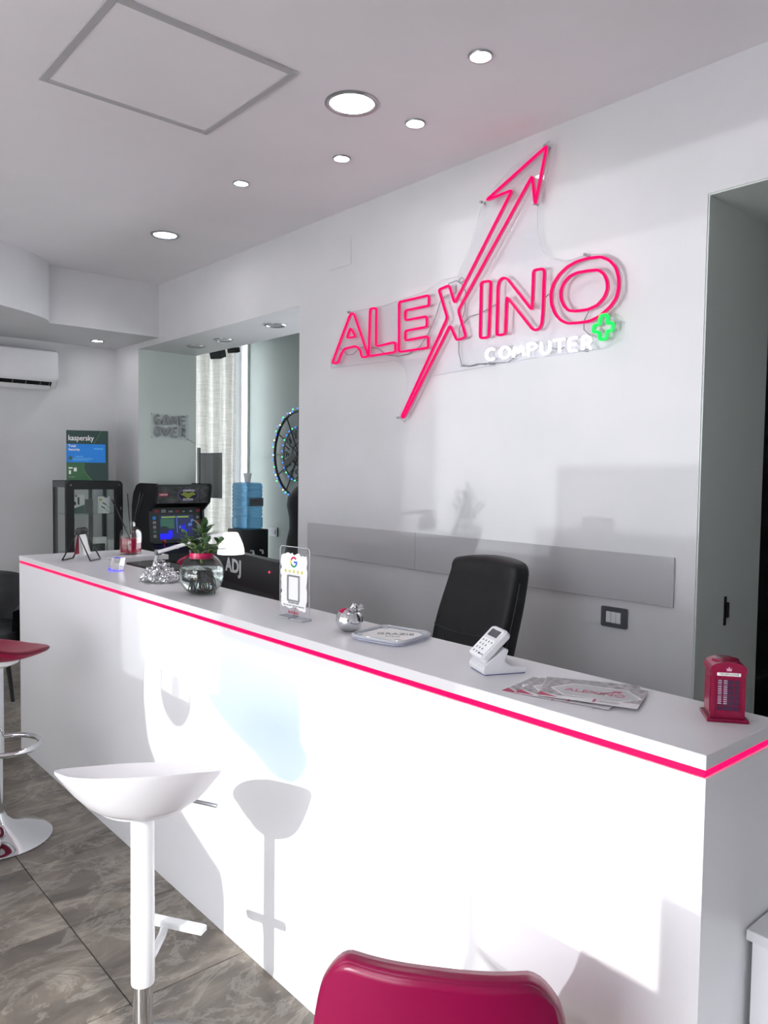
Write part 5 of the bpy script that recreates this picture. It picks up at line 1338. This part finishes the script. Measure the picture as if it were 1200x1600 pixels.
# 12 card reader on its cradle
rdx = thing('card_reader', 'white card payment terminal leaning in its white cradle', 'card reader', (-1.192, 1.412, CH), math.radians(-24))
rdx.scale = (1.16, 1.0, 1.0)
bm = B(); cpf = [(-0.056, 0.002), (0.052, 0.002), (0.055, 0.006), (0.052, 0.016), (0.012, 0.020), (-0.004, 0.032), (0.006, 0.058), (-0.004, 0.060), (-0.058, 0.022), (-0.060, 0.008)]
add_prism(bm, cpf, lambda a, b: Vector((-0.036, a, b)), lambda a, b: Vector((0.036, a, b)))
bmesh.ops.bevel(bm, geom=bm.edges[:], offset=0.002, segments=2, affect='EDGES')
obj('cradle', bm, 'white', rdx, True)
obj('cradle_foot', add_box(B(), -0.034, 0.034, -0.054, 0.050, 0.0, 0.002), mat('slate_blue_rubber', (88, 96, 150), 0.5), rdx)
# terminal: slab on the slope
ta = math.radians(44); ro = Vector((0, -0.050, 0.026)); rey = Vector((0, math.cos(ta), math.sin(ta))); rez = Vector((0, -math.sin(ta), math.cos(ta)))
RM = Matrix(((1, rey.x, rez.x, ro.x), (0, rey.y, rez.y, ro.y), (0, rey.z, rez.z, ro.z), (0, 0, 0, 1)))
slab = prism_z(rrect(0.068, 0.092, 0.010, 5, 0, 0.045), 0, 0.020)
bmesh.ops.bevel(slab, geom=[e for e in slab.edges if abs(e.verts[0].co.z - e.verts[1].co.z) < 1e-6], offset=0.004, segments=3, affect='EDGES')
bmesh.ops.transform(slab, matrix=RM, verts=slab.verts[:])
tm_ = obj('terminal', slab, 'white', rdx, True)
def on_t(poly, z0, z1__, m, name, par=None):
    b_ = prism_z(poly, z0, z1__); bmesh.ops.transform(b_, matrix=RM, verts=b_.verts[:]); return obj(name, b_, m, par or tm_)
on_t(rrect(0.042, 0.020, 0.0015, 3, 0, 0.071), 0.0199, 0.0204, mat('lcd_grey', (74, 72, 80), 0.25), 'display')
on_t(rrect(0.058, 0.052, 0.004, 3, 0, 0.027), 0.0198, 0.0202, mat('keypad_white', (246, 247, 250), 0.3), 'keypad')
bm = B()
for rr in range(4):
    for c_ in range(4 if rr == 0 else 3):
        if rr == 3 and c_ == 2: continue
        x_ = -0.018 + c_ * 0.013; y_ = 0.046 - rr * 0.0115
        on_t([(x_ - 0.002, y_ - 0.0026), (x_ + 0.002, y_ - 0.0026), (x_ + 0.002, y_ + 0.0026), (x_ - 0.002, y_ + 0.0026)], 0.0202, 0.0206, 'greyink', 'key')
on_t(rrect(0.005, 0.005, 0.001, 2, 0.008, 0.0105), 0.0202, 0.0206, 'ink', 'logo_mark')
me_ = text_mesh('SumUp', 0.006, 0.0002); me_.transform(RM @ Matrix.Translation((0.019, 0.0105, 0.0206))); me_.materials.append(MT['greyink'])
o = bpy.data.objects.new('lettering', me_); COL.objects.link(o); o.parent = tm_
bm.free()
# 13 flyers
fly_print = noisy('flyer_photo_print', (96, 88, 94), (176, 168, 172), 60, 0.25, 5, lo=0.3, hi=0.7)
MT['fly'] = mat('glossy_flyer', (222, 219, 222), 0.15)
MT['fly_photo'] = fly_print
MT['fly_mid'] = mat('flyer_grey', (178, 176, 180), 0.18)
def flyer(x, y, ang_, z, label, tilt=0.0):
    t = thing('flyer', label, 'flyer', (x, y, z), ang_, 'fanned flyers'); W_, H_ = 0.205, 0.150
    obj('sheet', prism_z([(-W_ / 2, -H_ / 2), (W_ / 2, -H_ / 2), (W_ / 2, H_ / 2), (-W_ / 2, H_ / 2)], 0, 0.0006), 'fly', t)
    # photo print all over except the lower strip
    obj('photo_print', prism_z([(-W_ / 2 + 0.001, -H_ / 2 + 0.03), (-W_ / 2 + 0.045, -H_ / 2 + 0.002), (-W_ / 2 + 0.001, -H_ / 2 + 0.002)], 0.0006, 0.0008), 'crimson_ink', t)
    obj('photo_print', prism_z([(-W_ / 2 + 0.001, -H_ / 2 + 0.03), (-W_ / 2 + 0.045, -H_ / 2 + 0.018), (W_ / 2 - 0.001, -H_ / 2 + 0.035), (W_ / 2 - 0.001, H_ / 2 - 0.001), (-W_ / 2 + 0.001, H_ / 2 - 0.001)], 0.0006, 0.0009), 'fly_photo', t)
    hexp = [(-0.085, -0.005), (-0.05, -0.045), (0.06, -0.045), (0.096, -0.005), (0.06, 0.045), (-0.05, 0.045)]
    obj('hexagon_border', prism_z([(a * 1.06, b * 1.10) for a, b in hexp], 0.0009, 0.0011), 'paper', t)
    obj('hexagon_field', prism_z(hexp, 0.0011, 0.0013), 'fly_mid', t)
    text('lettering', 'ALEXINO', 0.03, 'crimson_ink', t, Matrix.Translation((0.005, -0.004, 0.0015)), width=0.125, depth=0.0001)
    obj('arrow_print', prism_z([(0.008, -0.012), (0.013, -0.012), (0.046, 0.02), (0.052, 0.014), (0.056, 0.032), (0.036, 0.028), (0.042, 0.024)], 0.0013, 0.0016), 'crimson_ink', t)
    text('lettering', '1', 0.03, 'crimson_ink', t, Matrix.Translation((0.015, -0.061, 0.0012)), depth=0.0001, bold=0.001)
    text('lettering', 'ANNO', 0.012, 'greyink', t, Matrix.Translation((0.045, -0.061, 0.0012)), width=0.04, depth=0.0001)
    return t
fa = math.radians(16)
flyer(-0.985, 1.372, fa - 0.10, CH + 0.0003, 'glossy flyer at the bottom of the fanned pile, sticking out left')
flyer(-0.962, 1.385, fa - 0.02, CH + 0.0025, 'second glossy flyer of the fanned pile, mostly covered')
flyer(-0.945, 1.425, fa + 0.24, CH + 0.0046, 'third glossy flyer of the fanned pile, turned toward the wall')
flyer(-0.925, 1.405, fa + 0.10, CH + 0.0067, 'topmost glossy flyer of the fanned pile with crimson lettering')
# 14 red telephone box bank
pt = thing('telephone_box', 'crimson toy telephone box standing at the right end of the counter', 'money box', (-0.679, 1.480, CH), math.radians(37))
hw_, hd_ = 0.031, 0.030
obj('plinth', add_box(B(), -hw_ - 0.007, hw_ + 0.007, -hd_ - 0.007, hd_ + 0.007, 0, 0.007, 0.0015, 1), 'booth', pt)
bm = B(); add_box(bm, -hw_, hw_, -hd_, hd_, 0.007, 0.098); bd = obj('body', bm, 'booth', pt)
dm = B(); domep = []
for k in range(9):
    a = PI - k * PI / 8; domep.append((hw_ * 1.06 * math.cos(a), 0.098 + 0.004 + 0.014 * math.sin(a)))
domep = [(hw_ * 1.06, 0.094), (-hw_ * 1.06, 0.094)] + domep
obj('roof', prism_y(domep, -hd_ * 1.06, hd_ * 1.06, dm), 'booth', pt)
obj('roof_cap', add_lathe(B(), [(0.026, 0.110), (0.024, 0.116), (0.012, 0.1185), (0, 0.119)], 20), 'booth', pt, True)
def face_parts(M4, sign):
    def fb_(x0_, x1_, z0_, z1__, y0_, y1_, m, name, par):
        b_ = add_box(B(), x0_, x1_, y0_, y1_, z0_, z1__); bmesh.ops.transform(b_, matrix=M4, verts=b_.verts[:]); return obj(name, b_, m, par)
    for x_ in (-hw_ + 0.001, hw_ - 0.007): fb_(x_, x_ + 0.006, 0.008, 0.088, -hd_ - 0.002, -hd_, 'booth', 'door_stile', bd)
    wn_ = fb_(-0.020, 0.020, 0.022, 0.082, -hd_ - 0.0006, -hd_, mat('dark_booth_window', (58, 30, 58), 0.1), 'window', bd)
    for x_ in (-0.0205, -0.0105, 0.0095, 0.0195): fb_(x_, x_ + 0.001, 0.021, 0.083, -hd_ - 0.0018, -hd_, 'booth', 'glazing_bar', wn_)
    for k in range(7): fb_(-0.020, 0.020, 0.0215 + k * 0.010, 0.0225 + k * 0.010, -hd_ - 0.0016, -hd_, 'booth', 'glazing_bar', wn_)
    for k in range(12):
        for x_ in (-0.0185, -0.0085):
            fb_(x_, x_ + 0.0065, 0.0345 + k * 0.004, 0.0368 + k * 0.004, -hd_ - 0.0012, -hd_, mat('pale_slat_print', (164, 134, 156), 0.3) if k == 0 and x_ < -0.01 and sign else MT.setdefault('slat', mat('pale_slat', (164, 134, 156), 0.3)), 'window_print', wn_)
    pl = fb_(-0.021, 0.021, 0.0895, 0.0955, -hd_ - 0.0028, -hd_ - 0.001, 'paper', 'name_plate', bd)
    me_ = text_mesh('TELEPHONE', 0.0056, 0.0002, width=0.036); me_.transform(M4 @ frame4((0, -hd_ - 0.0031, 0.0925), (1, 0, 0), (0, 0, 1))); me_.materials.append(MT['ink'])
    o = bpy.data.objects.new('lettering', me_); COL.objects.link(o); o.parent = pl
    b_ = prism_y([(-0.004, 0.099), (0.004, 0.099), (0.005, 0.105), (0.0025, 0.1025), (0.0, 0.1075), (-0.0025, 0.1025), (-0.005, 0.105)], -hd_ * 1.06 - 0.0012, -hd_ * 1.06); bmesh.ops.transform(b_, matrix=M4, verts=b_.verts[:])
    obj('crown_emblem', b_, MT.setdefault('crown', mat('pale_crown', (206, 150, 176), 0.4)), bd)
face_parts(Matrix.Identity(4), True)
bm = add_box(B(), -hw_ - 0.0012, -hw_, -hd_ + 0.006, hd_ - 0.006, 0.016, 0.086, 0.0005, 1); obj('side_panel', bm, 'booth', bd)
